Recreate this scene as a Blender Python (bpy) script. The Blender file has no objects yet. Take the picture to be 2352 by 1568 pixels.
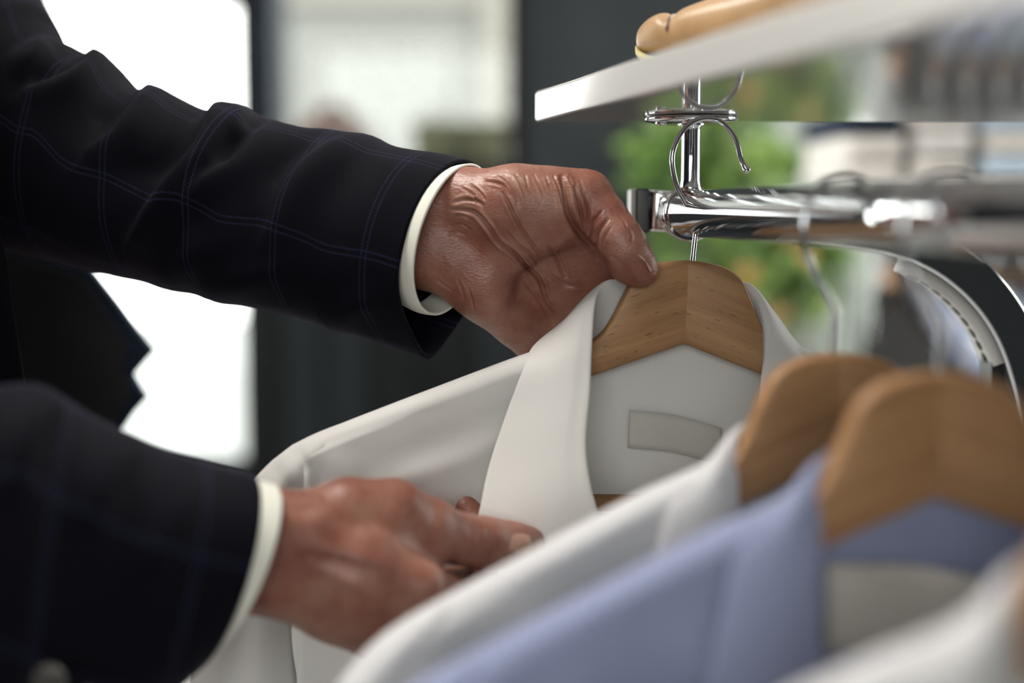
import bpy, bmesh, math, random
import numpy as np
from mathutils import Vector, Matrix, Euler

random.seed(7); rng = np.random.default_rng(7)
SC = bpy.context.scene
COL = SC.collection

# ------------------------------------------------------------------ camera
FPX = 3267.0                                    # focal length in pixels of a 2352 x 1568 frame (50 mm full frame)
CAMZ = 1.20
PITCH = math.atan(304.0 / FPX)
cam_d = bpy.data.cameras.new('camera'); cam = bpy.data.objects.new('camera', cam_d); COL.objects.link(cam)
cam_d.sensor_width = 36.0; cam_d.lens = 36.0 * FPX / 2352.0
cam.location = (0, 0, CAMZ); cam.rotation_euler = (math.pi / 2 - PITCH, 0, 0)
cam_d.clip_start = 0.02; cam_d.clip_end = 100
cam_d.dof.use_dof = True; cam_d.dof.focus_distance = 0.842; cam_d.dof.aperture_fstop = 2.0
cam_d.dof.aperture_blades = 0
SC.camera = cam

# ------------------------------------------------------------------ daylight
world = bpy.data.worlds.new('overcast_daylight'); SC.world = world; world.use_nodes = True
wb = world.node_tree.nodes['Background']; wb.inputs[0].default_value = (1.0, 0.99, 0.965, 1); wb.inputs[1].default_value = 6.2
vs = SC.view_settings
vs.view_transform = 'Standard'; vs.look = 'None'; vs.gamma = 1.0; vs.exposure = 0.22; vs.use_curve_mapping = False

cy_ = SC.cycles
cy_.max_bounces = 6; cy_.diffuse_bounces = 2; cy_.glossy_bounces = 4; cy_.transmission_bounces = 4; cy_.transparent_max_bounces = 6
cy_.caustics_reflective = False; cy_.caustics_refractive = False; cy_.sample_clamp_indirect = 8.0; cy_.adaptive_threshold = 0.06; cy_.adaptive_min_samples = 16

def portal(name, loc, rot, sx, sy):
    l = bpy.data.lights.new(name, 'AREA'); l.shape = 'RECTANGLE'; l.size = sx; l.size_y = sy
    l.cycles.is_portal = True
    o = bpy.data.objects.new(name, l); COL.objects.link(o); o.location = loc; o.rotation_euler = rot
    return o

# ------------------------------------------------------------------ helpers
CP, SP = math.cos(PITCH), math.sin(PITCH)
def P(px, py, Y):
    """world point seen at photo pixel (px, py) at world distance Y in front of the camera"""
    a = (px - 1176.0) / FPX; b = (784.0 - py) / FPX
    dy = CP + b * SP; dz = -SP + b * CP
    s = Y / dy
    return Vector((a * s, Y, CAMZ + dz * s))

def proj(co):
    co = np.asarray(co, float); x = co[:, 0]; y = co[:, 1]; z = co[:, 2] - CAMZ
    d = y * CP - z * SP; u = y * SP + z * CP
    return np.stack([1176 + FPX * x / d, 784 - FPX * u / d], 1)

def mesh_obj(name, verts, faces, mat=None, parent=None, smooth=True, uvs=None):
    me = bpy.data.meshes.new(name)
    vv = np.array([tuple(v) for v in verts], np.float32) if not isinstance(verts, np.ndarray) else verts.astype(np.float32)
    if isinstance(faces, np.ndarray):
        loops = faces.astype(np.int32).ravel(); tot = np.full(len(faces), faces.shape[1], np.int32)
    else:
        loops = np.fromiter((i for f in faces for i in f), np.int32); tot = np.array([len(f) for f in faces], np.int32)
    start = np.r_[0, np.cumsum(tot)[:-1]].astype(np.int32)
    me.vertices.add(len(vv)); me.vertices.foreach_set('co', vv.ravel())
    me.loops.add(len(loops)); me.loops.foreach_set('vertex_index', loops)
    me.polygons.add(len(tot)); me.polygons.foreach_set('loop_start', start)
    me.update(calc_edges=True); me.validate()
    if uvs is not None:
        lay = me.uv_layers.new(name='UVMap')
        vi = np.zeros(len(me.loops), np.int32); me.loops.foreach_get('vertex_index', vi)
        lay.data.foreach_set('uv', np.asarray(uvs, np.float32)[vi].ravel())
    me.polygons.foreach_set('use_smooth', [smooth] * len(me.polygons))
    me.update()
    o = bpy.data.objects.new(name, me); COL.objects.link(o)
    if mat: me.materials.append(mat)
    if parent: o.parent = parent
    return o

def bm_obj(name, bm, mat=None, parent=None, smooth=False):
    me = bpy.data.meshes.new(name); bm.normal_update(); bm.to_mesh(me); bm.free()
    me.polygons.foreach_set('use_smooth', [smooth] * len(me.polygons))
    o = bpy.data.objects.new(name, me); COL.objects.link(o)
    if mat: me.materials.append(mat)
    if parent: o.parent = parent
    return o

def empty(name, loc=(0, 0, 0)):
    o = bpy.data.objects.new(name, None); o.empty_display_size = 0.05; COL.objects.link(o); o.location = loc
    return o

def adopt(child, root):
    """parent while the child keeps its world coordinates"""
    child.parent = root
    child.matrix_parent_inverse = Matrix.Translation(-Vector(root.location)) if root.parent is None else Matrix()
    return child

def tag(o, label, cat=None, group=None, kind=None):
    o['label'] = label
    if cat: o['category'] = cat
    if group: o['group'] = group
    if kind: o['kind'] = kind
    return o

def struct(o): o['kind'] = 'structure'; return o

def bevel(o, w, seg=2, ang=40):
    m = o.modifiers.new('bevel', 'BEVEL'); m.width = w; m.segments = seg; m.limit_method = 'ANGLE'; m.angle_limit = math.radians(ang)
    o.data.polygons.foreach_set('use_smooth', [True] * len(o.data.polygons))
    try:
        wn = o.modifiers.new('wn', 'WEIGHTED_NORMAL'); wn.keep_sharp = False
    except Exception: pass
    return o

def solid(o, t, off=-1):
    m = o.modifiers.new('solid', 'SOLIDIFY'); m.thickness = t; m.offset = off; return o

def box(name, x0, x1, y0, y1, z0, z1, mat, parent=None, bev=0):
    vs_ = [(x, y, z) for z in (z0, z1) for y in (y0, y1) for x in (x0, x1)]
    fs = [(0, 2, 3, 1), (4, 5, 7, 6), (0, 1, 5, 4), (2, 6, 7, 3), (0, 4, 6, 2), (1, 3, 7, 5)]
    o = mesh_obj(name, vs_, fs, mat, None, False)
    if parent: adopt(o, parent)
    if bev: bevel(o, bev)
    return o

def cr(pts, n):
    """catmull-rom through points, n samples, chord-length spaced"""
    p = np.array(pts, float)
    d = np.r_[0, np.cumsum(np.sqrt(np.linalg.norm(np.diff(p, axis=0), axis=1)) + 1e-9)]
    t = np.linspace(0, d[-1], n)
    # hermite with finite-difference tangents
    m = np.zeros_like(p)
    m[1:-1] = (p[2:] - p[:-2]) / (d[2:] - d[:-2])[:, None]
    m[0] = (p[1] - p[0]) / (d[1] - d[0]); m[-1] = (p[-1] - p[-2]) / (d[-1] - d[-2])
    k = np.clip(np.searchsorted(d, t, 'right') - 1, 0, len(p) - 2)
    h = (d[k + 1] - d[k]); s = ((t - d[k]) / h)[:, None]; h = h[:, None]
    return (2*s**3-3*s**2+1)*p[k] + (s**3-2*s**2+s)*h*m[k] + (-2*s**3+3*s**2)*p[k+1] + (s**3-s**2)*h*m[k+1]

def tube(name, pts, rad, mat, parent=None, seg=16, closed_ends=True, prof=None):
    """sweep of a circle (or a 2-D profile) along 3-D points"""
    p = np.array([tuple(q) for q in pts], float); n = len(p)
    r = np.full(n, rad) if np.isscalar(rad) else np.array(rad, float)
    T = np.gradient(p, axis=0); T /= np.linalg.norm(T, axis=1)[:, None]
    up = np.array((0, 1.0, 0)) if abs(T[0][1]) < 0.9 else np.array((0, 0, 1.0))
    verts = []
    nrm = up - T[0] * np.dot(up, T[0]); nrm /= np.linalg.norm(nrm)
    ang = np.linspace(0, 2*np.pi, seg, endpoint=False)
    pr = np.stack([np.cos(ang), np.sin(ang)], 1) if prof is None else np.array(prof, float)
    seg = len(pr)
    for i in range(n):
        nrm = nrm - T[i] * np.dot(nrm, T[i]); nrm /= np.linalg.norm(nrm)
        b = np.cross(T[i], nrm)
        for c, s in pr: verts.append(p[i] + r[i] * (c * nrm + s * b))
    faces = [(i*seg+j, i*seg+(j+1) % seg, (i+1)*seg+(j+1) % seg, (i+1)*seg+j) for i in range(n-1) for j in range(seg)]
    if closed_ends:
        faces.append(tuple(range(seg-1, -1, -1))); faces.append(tuple((n-1)*seg+j for j in range(seg)))
    o = mesh_obj(name, verts, faces, mat)
    if parent: adopt(o, parent)
    return o

def lathe(name, prof, center, mat, parent=None, seg=40):
    """revolve (radius, height) pairs about the vertical axis through center"""
    c = Vector(center); vs_ = []; n = len(prof)
    for r, h in prof:
        for j in range(seg):
            a = 2*math.pi*j/seg; vs_.append(c + Vector((r*math.cos(a), r*math.sin(a), h)))
    fs = [(i*seg+j, i*seg+(j+1) % seg, (i+1)*seg+(j+1) % seg, (i+1)*seg+j) for i in range(n-1) for j in range(seg)]
    fs.append(tuple(range(seg-1, -1, -1))); fs.append(tuple((n-1)*seg+j for j in range(seg)))
    o = mesh_obj(name, vs_, fs, mat)
    if parent: adopt(o, parent)
    return o

def grid_faces(nu, nv, close_v=False):
    f = []
    for i in range(nu - 1):
        for j in range(nv if close_v else nv - 1):
            j2 = (j + 1) % nv
            f.append((i*nv+j, (i+1)*nv+j, (i+1)*nv+j2, i*nv+j2))
    return f

def vnormals(v, f):
    v = np.asarray(v, float); f = np.asarray(f)
    n = np.zeros_like(v); fn = np.cross(v[f[:, 2]] - v[f[:, 0]], v[f[:, 3]] - v[f[:, 1]])
    for k in range(4): np.add.at(n, f[:, k], fn)
    return n / (np.linalg.norm(n, axis=1)[:, None] + 1e-12)

def poly_dist(q, line):
    """distance of 2-D points to a polyline and the parameter 0..1 along it"""
    L = np.array(line, float); seg = np.linalg.norm(np.diff(L, axis=0), axis=1); cum = np.r_[0, np.cumsum(seg)]
    best = np.full(len(q), 1e9); tt = np.zeros(len(q)); sg = np.zeros(len(q))
    for k in range(len(L) - 1):
        a, b = L[k], L[k+1]; ab = b - a
        t = np.clip(((q - a) @ ab) / (ab @ ab + 1e-9), 0, 1)
        dv = q - a - t[:, None] * ab; d = np.linalg.norm(dv, axis=1); m = d < best
        best[m] = d[m]; tt[m] = ((cum[k] + t * seg[k]) / cum[-1])[m]
        sg[m] = np.sign(ab[0] * dv[:, 1] - ab[1] * dv[:, 0])[m]
    return best, tt, sg

# ------------------------------------------------------------------ implicit surfaces (hands, bodies)
class SDF:
    def __init__(s, lo, hi, h):
        s.lo = np.array(lo, float); s.h = h
        s.n = np.ceil((np.array(hi, float) - s.lo) / h).astype(int) + 1
        s.f = np.full(s.n, 0.06, np.float32)
        s.ax = [(s.lo[i] + h * np.arange(s.n[i])).astype(np.float32) for i in range(3)]
    def _sub(s, lo, hi):
        i0 = np.clip(np.floor((lo - s.lo) / s.h).astype(int), 0, s.n - 1); i1 = np.clip(np.ceil((hi - s.lo) / s.h).astype(int) + 1, 1, s.n)
        sl = tuple(slice(a, b) for a, b in zip(i0, i1))
        return sl, np.meshgrid(*[s.ax[k][sl[k]] for k in range(3)], indexing='ij', sparse=True)
    def _blend(s, sl, d, k, sub=False):
        f = s.f[sl]
        if sub:                                                   # smooth subtraction
            h = np.clip(0.5 - 0.5 * (f + d) / k, 0, 1); s.f[sl] = f * (1 - h) + (-d) * h + k * h * (1 - h)
        else:
            h = np.clip(0.5 + 0.5 * (f - d) / k, 0, 1); s.f[sl] = f * (1 - h) + d * h - k * h * (1 - h)
    def cone(s, a, b, ra, rb, k=0.006, sub=False):
        a = np.array(a, float); b = np.array(b, float); m = max(ra, rb) + 0.004 + k
        sl, (X, Y, Z) = s._sub(np.minimum(a, b) - m, np.maximum(a, b) + m); a = a.astype(np.float32); b = b.astype(np.float32)
        if min(s.f[sl].shape) == 0: return
        ab = b - a; L = ab @ ab + 1e-12
        t = np.clip(((X-a[0])*ab[0] + (Y-a[1])*ab[1] + (Z-a[2])*ab[2]) / L, 0, 1)
        d = np.sqrt((X-a[0]-t*ab[0])**2 + (Y-a[1]-t*ab[1])**2 + (Z-a[2]-t*ab[2])**2) - (ra + (rb - ra) * t)
        s._blend(sl, d.astype(np.float32), k, sub)
    def ell(s, c, r, R=None, k=0.006, sub=False):
        c = np.array(c, float); r = np.array(r, float); m = r.max() + 0.03
        sl, (X, Y, Z) = s._sub(c - m, c + m)
        if min(s.f[sl].shape) == 0: return
        x, y, z = X - c[0], Y - c[1], Z - c[2]
        if R is not None:
            R = np.array(R); x, y, z = (R[0][i]*x + R[1][i]*y + R[2][i]*z for i in range(3))
        k0 = np.sqrt((x/r[0])**2 + (y/r[1])**2 + (z/r[2])**2); k1 = np.sqrt((x/r[0]**2)**2 + (y/r[1]**2)**2 + (z/r[2]**2)**2)
        d = k0 * (k0 - 1) / (k1 + 1e-9)
        s._blend(sl, d.astype(np.float32), k, sub)
    def mesh(s):
        f = s.f; n = s.n; sg = f < 0
        c = n - 1
        cnt = np.zeros(c, np.int32); acc = np.zeros(tuple(c) + (3,), np.float32)
        for ax in range(3):
            o = [i for i in range(3) if i != ax]
            for da in (0, 1):
                for db in (0, 1):
                    s0 = [None]*3; s1 = [None]*3
                    s0[ax] = slice(0, c[ax]); s1[ax] = slice(1, c[ax]+1)
                    for q, dd in ((o[0], da), (o[1], db)): s0[q] = s1[q] = slice(dd, dd + c[q])
                    f0 = f[tuple(s0)]; f1 = f[tuple(s1)]; m = (f0 < 0) != (f1 < 0)
                    t = f0[m] / (f0[m] - f1[m]); e = np.zeros((len(t), 3), np.float32); e[:, ax] = t; e[:, o[0]] = da; e[:, o[1]] = db
                    acc[m] += e; cnt[m] += 1
        act = cnt > 0; idx = np.full(c, -1, np.int64); idx[act] = np.arange(act.sum())
        ijk = np.argwhere(act)
        v = (ijk + acc[act] / cnt[act][:, None]) * s.h + s.lo
        quads = []
        for ax in range(3):
            o = [i for i in range(3) if i != ax]
            if ax == 1: o = o[::-1]
            s0 = [slice(1, n[i]-1) for i in range(3)]; s1 = list(s0); s0[ax] = slice(0, n[ax]-1); s1[ax] = slice(1, n[ax])
            a_ = sg[tuple(s0)]; b_ = sg[tuple(s1)]; m = a_ != b_; w = np.argwhere(m)
            base = w.copy()
            for i in range(3):
                if i != ax: base[:, i] += 1
            def g(d0, d1):
                q = base.copy(); q[:, o[0]] += d0; q[:, o[1]] += d1; return idx[q[:, 0], q[:, 1], q[:, 2]]
            q4 = np.stack([g(-1, -1), g(0, -1), g(0, 0), g(-1, 0)], 1)
            inside = a_[m]; q4[~inside] = q4[~inside][:, ::-1]
            quads.append(q4)
        q = np.concatenate(quads); q = q[(q >= 0).all(1)]
        return v, q

def relax(v, q, it=2, lam=0.5):
    for _ in range(it):
        s = np.zeros_like(v); c = np.zeros(len(v))
        for a, b in ((0, 1), (1, 2), (2, 3), (3, 0)):
            np.add.at(s, q[:, a], v[q[:, b]]); np.add.at(s, q[:, b], v[q[:, a]])
            np.add.at(c, q[:, a], 1); np.add.at(c, q[:, b], 1)
        v = v + lam * (s / np.maximum(c, 1)[:, None] - v)
    return v

def subdiv(v, q):
    """split every quad in four and smooth"""
    e = np.sort(np.concatenate([q[:, [0, 1]], q[:, [1, 2]], q[:, [2, 3]], q[:, [3, 0]]]), axis=1)
    key = e[:, 0].astype(np.int64) * len(v) + e[:, 1]; u, inv = np.unique(key, return_inverse=True)
    em = (v[u // len(v)] + v[u % len(v)]) / 2; fc = v[q].mean(1); n = len(q); nv = len(v); ne = len(u)
    E = [nv + inv[k*n:(k+1)*n] for k in range(4)]; F = nv + ne + np.arange(n)
    nq = np.concatenate([np.stack([q[:, 0], E[0], F, E[3]], 1), np.stack([E[0], q[:, 1], E[1], F], 1), np.stack([F, E[1], q[:, 2], E[2]], 1), np.stack([E[3], F, E[2], q[:, 3]], 1)])
    return relax(np.concatenate([v, em, fc]), nq, 2), nq

# ------------------------------------------------------------------ materials
def mat(name, base=(0.8, 0.8, 0.8), rough=0.5, metal=0.0, spec=0.5, **kw):
    m = bpy.data.materials.new(name); m.use_nodes = True
    b = m.node_tree.nodes['Principled BSDF']
    b.inputs['Base Color'].default_value = (*base, 1); b.inputs['Roughness'].default_value = rough; b.inputs['Metallic'].default_value = metal
    b.inputs['Specular IOR Level'].default_value = spec
    for k, val in kw.items(): b.inputs[k].default_value = val
    return m
def N(m, typ, **inp):
    n = m.node_tree.nodes.new(typ)
    for k, v in inp.items():
        if k.startswith('_'): setattr(n, k[1:], v)
        else: n.inputs[k.replace('__', ' ')].default_value = v
    return n
def L(m, a, ao, b, bi): m.node_tree.links.new(a.outputs[ao], b.inputs[bi])
def BS(m): return m.node_tree.nodes['Principled BSDF']
def ramp(m, stops):
    r = m.node_tree.nodes.new('ShaderNodeValToRGB'); e = r.color_ramp.elements
    while len(e) < len(stops): e.new(0.5)
    for k, (p, c) in enumerate(stops): e[k].position = p; e[k].color = (*c, 1)
    return r
def mapping(m, scale, src='Object', rot=(0, 0, 0)):
    tc = m.node_tree.nodes.new('ShaderNodeTexCoord'); mp = N(m, 'ShaderNodeMapping'); mp.inputs['Scale'].default_value = scale; mp.inputs['Rotation'].default_value = rot
    L(m, tc, src, mp, 'Vector'); return mp
def bump(m, height_node, out, strength, dist):
    b = N(m, 'ShaderNodeBump', Strength=strength, Distance=dist); L(m, height_node, out, b, 'Height'); L(m, b, 'Normal', BS(m), 'Normal'); return b

def noise_mat(name, c1, c2, scale, rough=0.6, bumpd=0.0, stretch=(1, 1, 1), **kw):
    m = mat(name, c1, rough, **kw)
    mp = mapping(m, stretch); n = N(m, 'ShaderNodeTexNoise', Scale=scale, Detail=4.0); L(m, mp, 'Vector', n, 'Vector')
    r = ramp(m, [(0.35, c1), (0.65, c2)]); L(m, n, 'Fac', r, 'Fac'); L(m, r, 'Color', BS(m), 'Base Color')
    if bumpd: bump(m, n, 'Fac', 0.5, bumpd)
    return m

def cloth_mat(name, col, trans=0.18, rough=0.85, weave=2600.0, sheen=0.25):
    m = mat(name, col, rough, spec=0.25); b = BS(m); b.inputs['Sheen Weight'].default_value = sheen; b.inputs['Sheen Roughness'].default_value = 0.5
    mp = mapping(m, (1, 1, 1)); n = N(m, 'ShaderNodeTexNoise', Scale=weave, Detail=1.0); L(m, mp, 'Vector', n, 'Vector')
    bump(m, n, 'Fac', 0.18, 0.0004)
    if trans:
        t = N(m, 'ShaderNodeBsdfTranslucent'); t.inputs['Color'].default_value = (*col, 1)
        mx = N(m, 'ShaderNodeMixShader', Fac=trans); out = m.node_tree.nodes['Material Output']
        L(m, b, 'BSDF', mx, 1); L(m, t, 'BSDF', mx, 2); L(m, mx, 'Shader', out, 'Surface')
    return m

M = {}
M['white_shirt'] = cloth_mat('white_cotton', (0.80, 0.775, 0.755))
M['white_shirt2'] = cloth_mat('white_cotton_cool', (0.78, 0.77, 0.785))
M['blue_shirt'] = cloth_mat('light_blue_cotton', (0.33, 0.37, 0.56))
M['cuff'] = cloth_mat('ivory_cuff_cotton', (0.80, 0.785, 0.70), 0.05)
M['label'] = cloth_mat('woven_label', (0.56, 0.53, 0.49), 0.0)
M['chrome'] = mat('polished_chrome', (0.86, 0.87, 0.89), 0.04, 1.0)
M['steel'] = mat('hook_steel', (0.72, 0.73, 0.76), 0.14, 1.0)
M['black_plastic'] = mat('black_plastic', (0.012, 0.012, 0.013), 0.35)
M['grey_plastic'] = mat('grey_end_plastic', (0.42, 0.42, 0.40), 0.35)
M['white_plastic'] = mat('white_slotted_plastic', (0.78, 0.77, 0.73), 0.4)
M['shelf'] = mat('glossy_white_lacquer', (0.80, 0.79, 0.77), 0.09, spec=0.6, **{'Coat Weight': 0.6, 'Coat Roughness': 0.05})
M['nail'] = mat('fingernail', (0.50, 0.27, 0.20), 0.26, **{'Subsurface Weight': 0.1})
M['button'] = mat('dark_horn_button', (0.06, 0.055, 0.05), 0.25)

def wood_mat():
    m = mat('beech_wood', (0.45, 0.25, 0.11), 0.5)
    mp = mapping(m, (9, 130, 1), 'UV'); n = N(m, 'ShaderNodeTexNoise', Scale=1.0, Detail=5.0, Roughness=0.6, Distortion=0.4); L(m, mp, 'Vector', n, 'Vector')
    r = ramp(m, [(0.3, (0.255, 0.125, 0.050)), (0.5, (0.345, 0.18, 0.078)), (0.72, (0.42, 0.235, 0.108))]); L(m, n, 'Fac', r, 'Fac')
    mp2 = mapping(m, (110, 900, 1), 'UV'); n2 = N(m, 'ShaderNodeTexNoise', Scale=1.0, Detail=1.0); L(m, mp2, 'Vector', n2, 'Vector')
    r2 = ramp(m, [(0.67, (0, 0, 0)), (0.76, (1, 1, 1))]); L(m, n2, 'Fac', r2, 'Fac')
    mx = N(m, 'ShaderNodeMix', _data_type='RGBA'); mx.inputs[7].default_value = (0.13, 0.055, 0.02, 1)
    L(m, r2, 'Color', mx, 0); L(m, r, 'Color', mx, 6); L(m, mx, 2, BS(m), 'Base Color')
    bump(m, n2, 'Fac', 0.15, 0.0003)
    return m
M['wood'] = wood_mat()

def suit_mat():
    m = mat('navy_windowpane_wool', (0.008, 0.009, 0.018), 0.8, spec=0.10); b = BS(m)
    b.inputs['Sheen Weight'].default_value = 0.05; b.inputs['Sheen Roughness'].default_value = 0.35; b.inputs['Sheen Tint'].default_value = (0.45, 0.42, 0.75, 1)
    tc = N(m, 'ShaderNodeTexCoord'); sp = N(m, 'ShaderNodeSeparateXYZ'); L(m, tc, 'UV', sp, 'Vector')
    def mth(op, a, bb, clamp=False):
        n = N(m, 'ShaderNodeMath', _operation=op); n.use_clamp = clamp
        for k, x in enumerate((a, bb)):
            if x is None: continue
            if isinstance(x, tuple): m.node_tree.links.new(x[0].outputs[x[1]], n.inputs[k])
            else: n.inputs[k].default_value = x
        return (n, 0)
    def lines(axis, other, pitch, off):
        w = mth('MODULO', mth('ADD', (sp, axis), off), pitch)
        res = None
        for c in (0.030, 0.0335):
            d = mth('ABSOLUTE', mth('SUBTRACT', w, c), None)
            l = mth('LESS_THAN', d, 0.0006)
            res = l if res is None else mth('MAXIMUM', res, l)
        st = mth('GREATER_THAN', mth('SINE', mth('ADD', mth('MULTIPLY', (sp, other), 3600.0), mth('MULTIPLY', (sp, axis), 2500.0)), None), -0.2)
        return mth('MULTIPLY', res, st)
    ln = mth('MAXIMUM', lines('X', 'Y', 0.062, 1.0), lines('Y', 'X', 0.062, 1.0))
    mx = N(m, 'ShaderNodeMix', _data_type='RGBA'); mx.inputs[6].default_value = (0.0020, 0.0020, 0.0052, 1); mx.inputs[7].default_value = (0.015, 0.016, 0.040, 1)
    m.node_tree.links.new(ln[0].outputs[0], mx.inputs[0]); L(m, mx, 2, b, 'Base Color')
    n = N(m, 'ShaderNodeTexNoise', Scale=1800.0, Detail=2.0); L(m, tc, 'Object', n, 'Vector'); bump(m, n, 'Fac', 0.3, 0.0005)
    return m
M['suit'] = suit_mat()
M['lining'] = mat('black_lining', (0.006, 0.006, 0.008), 0.6)

def skin_mat():
    m = mat('skin', (0.50, 0.27, 0.19), 0.42, spec=0.60); b = BS(m)
    mp = mapping(m, (1, 1, 1)); n = N(m, 'ShaderNodeTexNoise', Scale=42.0, Detail=5.0, Roughness=0.6); L(m, mp, 'Vector', n, 'Vector')
    r = ramp(m, [(0.30, (0.200, 0.062, 0.040)), (0.50, (0.272, 0.108, 0.074)), (0.70, (0.345, 0.176, 0.125))]); L(m, n, 'Fac', r, 'Fac'); L(m, r, 'Color', b, 'Base Color')
    b.inputs['Subsurface Weight'].default_value = 0.12; b.inputs['Subsurface Radius'].default_value = (1.0, 0.35, 0.2); b.inputs['Subsurface Scale'].default_value = 0.004
    mp2 = mapping(m, (420, 420, 900), rot=(0.3, 0.5, 0.2)); v = N(m, 'ShaderNodeTexVoronoi', Scale=1.0); v.distance = 'EUCLIDEAN'; L(m, mp2, 'Vector', v, 'Vector')
    n3 = N(m, 'ShaderNodeTexNoise', Scale=260.0, Detail=4.0); L(m, mp, 'Vector', n3, 'Vector')
    ad = N(m, 'ShaderNodeMath', _operation='ADD'); L(m, v, 'Distance', ad, 0); L(m, n3, 'Fac', ad, 1)
    bump(m, ad, 0, 0.26, 0.0008)
    return m
M['skin'] = skin_mat()

def glass_mat():
    m = bpy.data.materials.new('window_glass'); m.use_nodes = True; nt = m.node_tree; nt.nodes.remove(nt.nodes['Principled BSDF'])
    t = nt.nodes.new('ShaderNodeBsdfTransparent'); t.inputs[0].default_value = (0.96, 0.98, 0.97, 1); g = nt.nodes.new('ShaderNodeBsdfGlossy'); g.inputs['Roughness'].default_value = 0.02
    fr = nt.nodes.new('ShaderNodeFresnel'); fr.inputs[0].default_value = 1.4; mx = nt.nodes.new('ShaderNodeMixShader')
    nt.links.new(fr.outputs[0], mx.inputs[0]); nt.links.new(t.outputs[0], mx.inputs[1]); nt.links.new(g.outputs[0], mx.inputs[2]); nt.links.new(mx.outputs[0], nt.nodes['Material Output'].inputs[0])
    return m
M['glass'] = glass_mat()
M['wall'] = noise_mat('slate_grey_paint', (0.052, 0.060, 0.066), (0.064, 0.073, 0.079), 3.0, 0.7, spec=0.2)
M['frame'] = noise_mat('dark_frame', (0.007, 0.008, 0.009), (0.012, 0.013, 0.014), 6.0, 0.6, spec=0.15)
M['navy_frame'] = noise_mat('navy_frame', (0.008, 0.016, 0.032), (0.012, 0.022, 0.042), 5.0, 0.6, spec=0.15)
M['ceiling'] = noise_mat('warm_white_ceiling', (0.62, 0.60, 0.56), (0.68, 0.66, 0.62), 2.0, 0.9)
M['floor'] = noise_mat('grey_concrete_floor', (0.22, 0.21, 0.20), (0.32, 0.31, 0.29), 2.5, 0.5)
M['cabinet'] = noise_mat('black_stained_wood', (0.004, 0.005, 0.0055), (0.007, 0.0085, 0.009), 4.0, 0.6, spec=0.15, stretch=(6, 6, 0.5))
M['cabinet2'] = noise_mat('slate_panel', (0.010, 0.013, 0.015), (0.015, 0.019, 0.022), 4.0, 0.6, spec=0.15, stretch=(6, 6, 0.5))
M['brown_leather'] = noise_mat('brown_leather', (0.10, 0.035, 0.025), (0.15, 0.06, 0.045), 30.0, 0.45, 0.001)
M['olive'] = noise_mat('olive_canvas', (0.085, 0.09, 0.05), (0.12, 0.125, 0.075), 40.0, 0.85, 0.001)
M['tan'] = noise_mat('tan_leather', (0.34, 0.20, 0.095), (0.44, 0.27, 0.14), 25.0, 0.42)
M['sole'] = mat('yellow_tan_sole', (0.52, 0.45, 0.22), 0.55)
M['leaf'] = noise_mat('green_leaf', (0.085, 0.19, 0.035), (0.26, 0.38, 0.10), 9.0, 0.45, **{'Subsurface Weight': 0.0})
M['pot'] = noise_mat('pale_glazed_pot', (0.55, 0.60, 0.55), (0.62, 0.66, 0.61), 5.0, 0.4)
M['bark'] = noise_mat('bark', (0.10, 0.07, 0.04), (0.16, 0.11, 0.07), 30.0, 0.9)
M['orange'] = noise_mat('orange_blossom', (0.62, 0.28, 0.07), (0.72, 0.40, 0.16), 20.0, 0.6)
M['curtain'] = cloth_mat('pale_mint_curtain', (0.62, 0.68, 0.64), 0.25)
M['charcoal'] = cloth_mat('charcoal_wool', (0.012, 0.011, 0.011), 0.0, sheen=0.0)
M['cream'] = cloth_mat('cream_cotton', (0.74, 0.70, 0.66), 0.05)
M['navy'] = cloth_mat('navy_cotton', (0.016, 0.026, 0.048), 0.0, sheen=0.0)
M['pale_blue'] = cloth_mat('pale_blue_cotton', (0.50, 0.62, 0.74), 0.05)
def stripe_mat(name, c1, c2, scale):
    m = cloth_mat(name, c1, 0.08); mp = mapping(m, (1, 1, 0)); w = N(m, 'ShaderNodeTexWave', Scale=scale); w.bands_direction = 'DIAGONAL'; L(m, mp, 'Vector', w, 'Vector')
    r = ramp(m, [(0.35, c1), (0.6, c2)]); L(m, w, 'Fac', r, 'Fac'); L(m, r, 'Color', BS(m), 'Base Color'); return m
M['stripe'] = stripe_mat('blue_striped_cotton', (0.72, 0.76, 0.86), (0.36, 0.46, 0.72), 9.0)
M['stripe2'] = stripe_mat('lavender_striped_cotton', (0.62, 0.62, 0.74), (0.42, 0.43, 0.62), 11.0)
def emis(name, c, s):
    m = mat(name, c, 0.4); BS(m).inputs['Emission Color'].default_value = (*c, 1); BS(m).inputs['Emission Strength'].default_value = s; return m
M['bulb'] = emis('lit_bulb', (0.93, 1.0, 0.98), 30.0)

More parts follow.
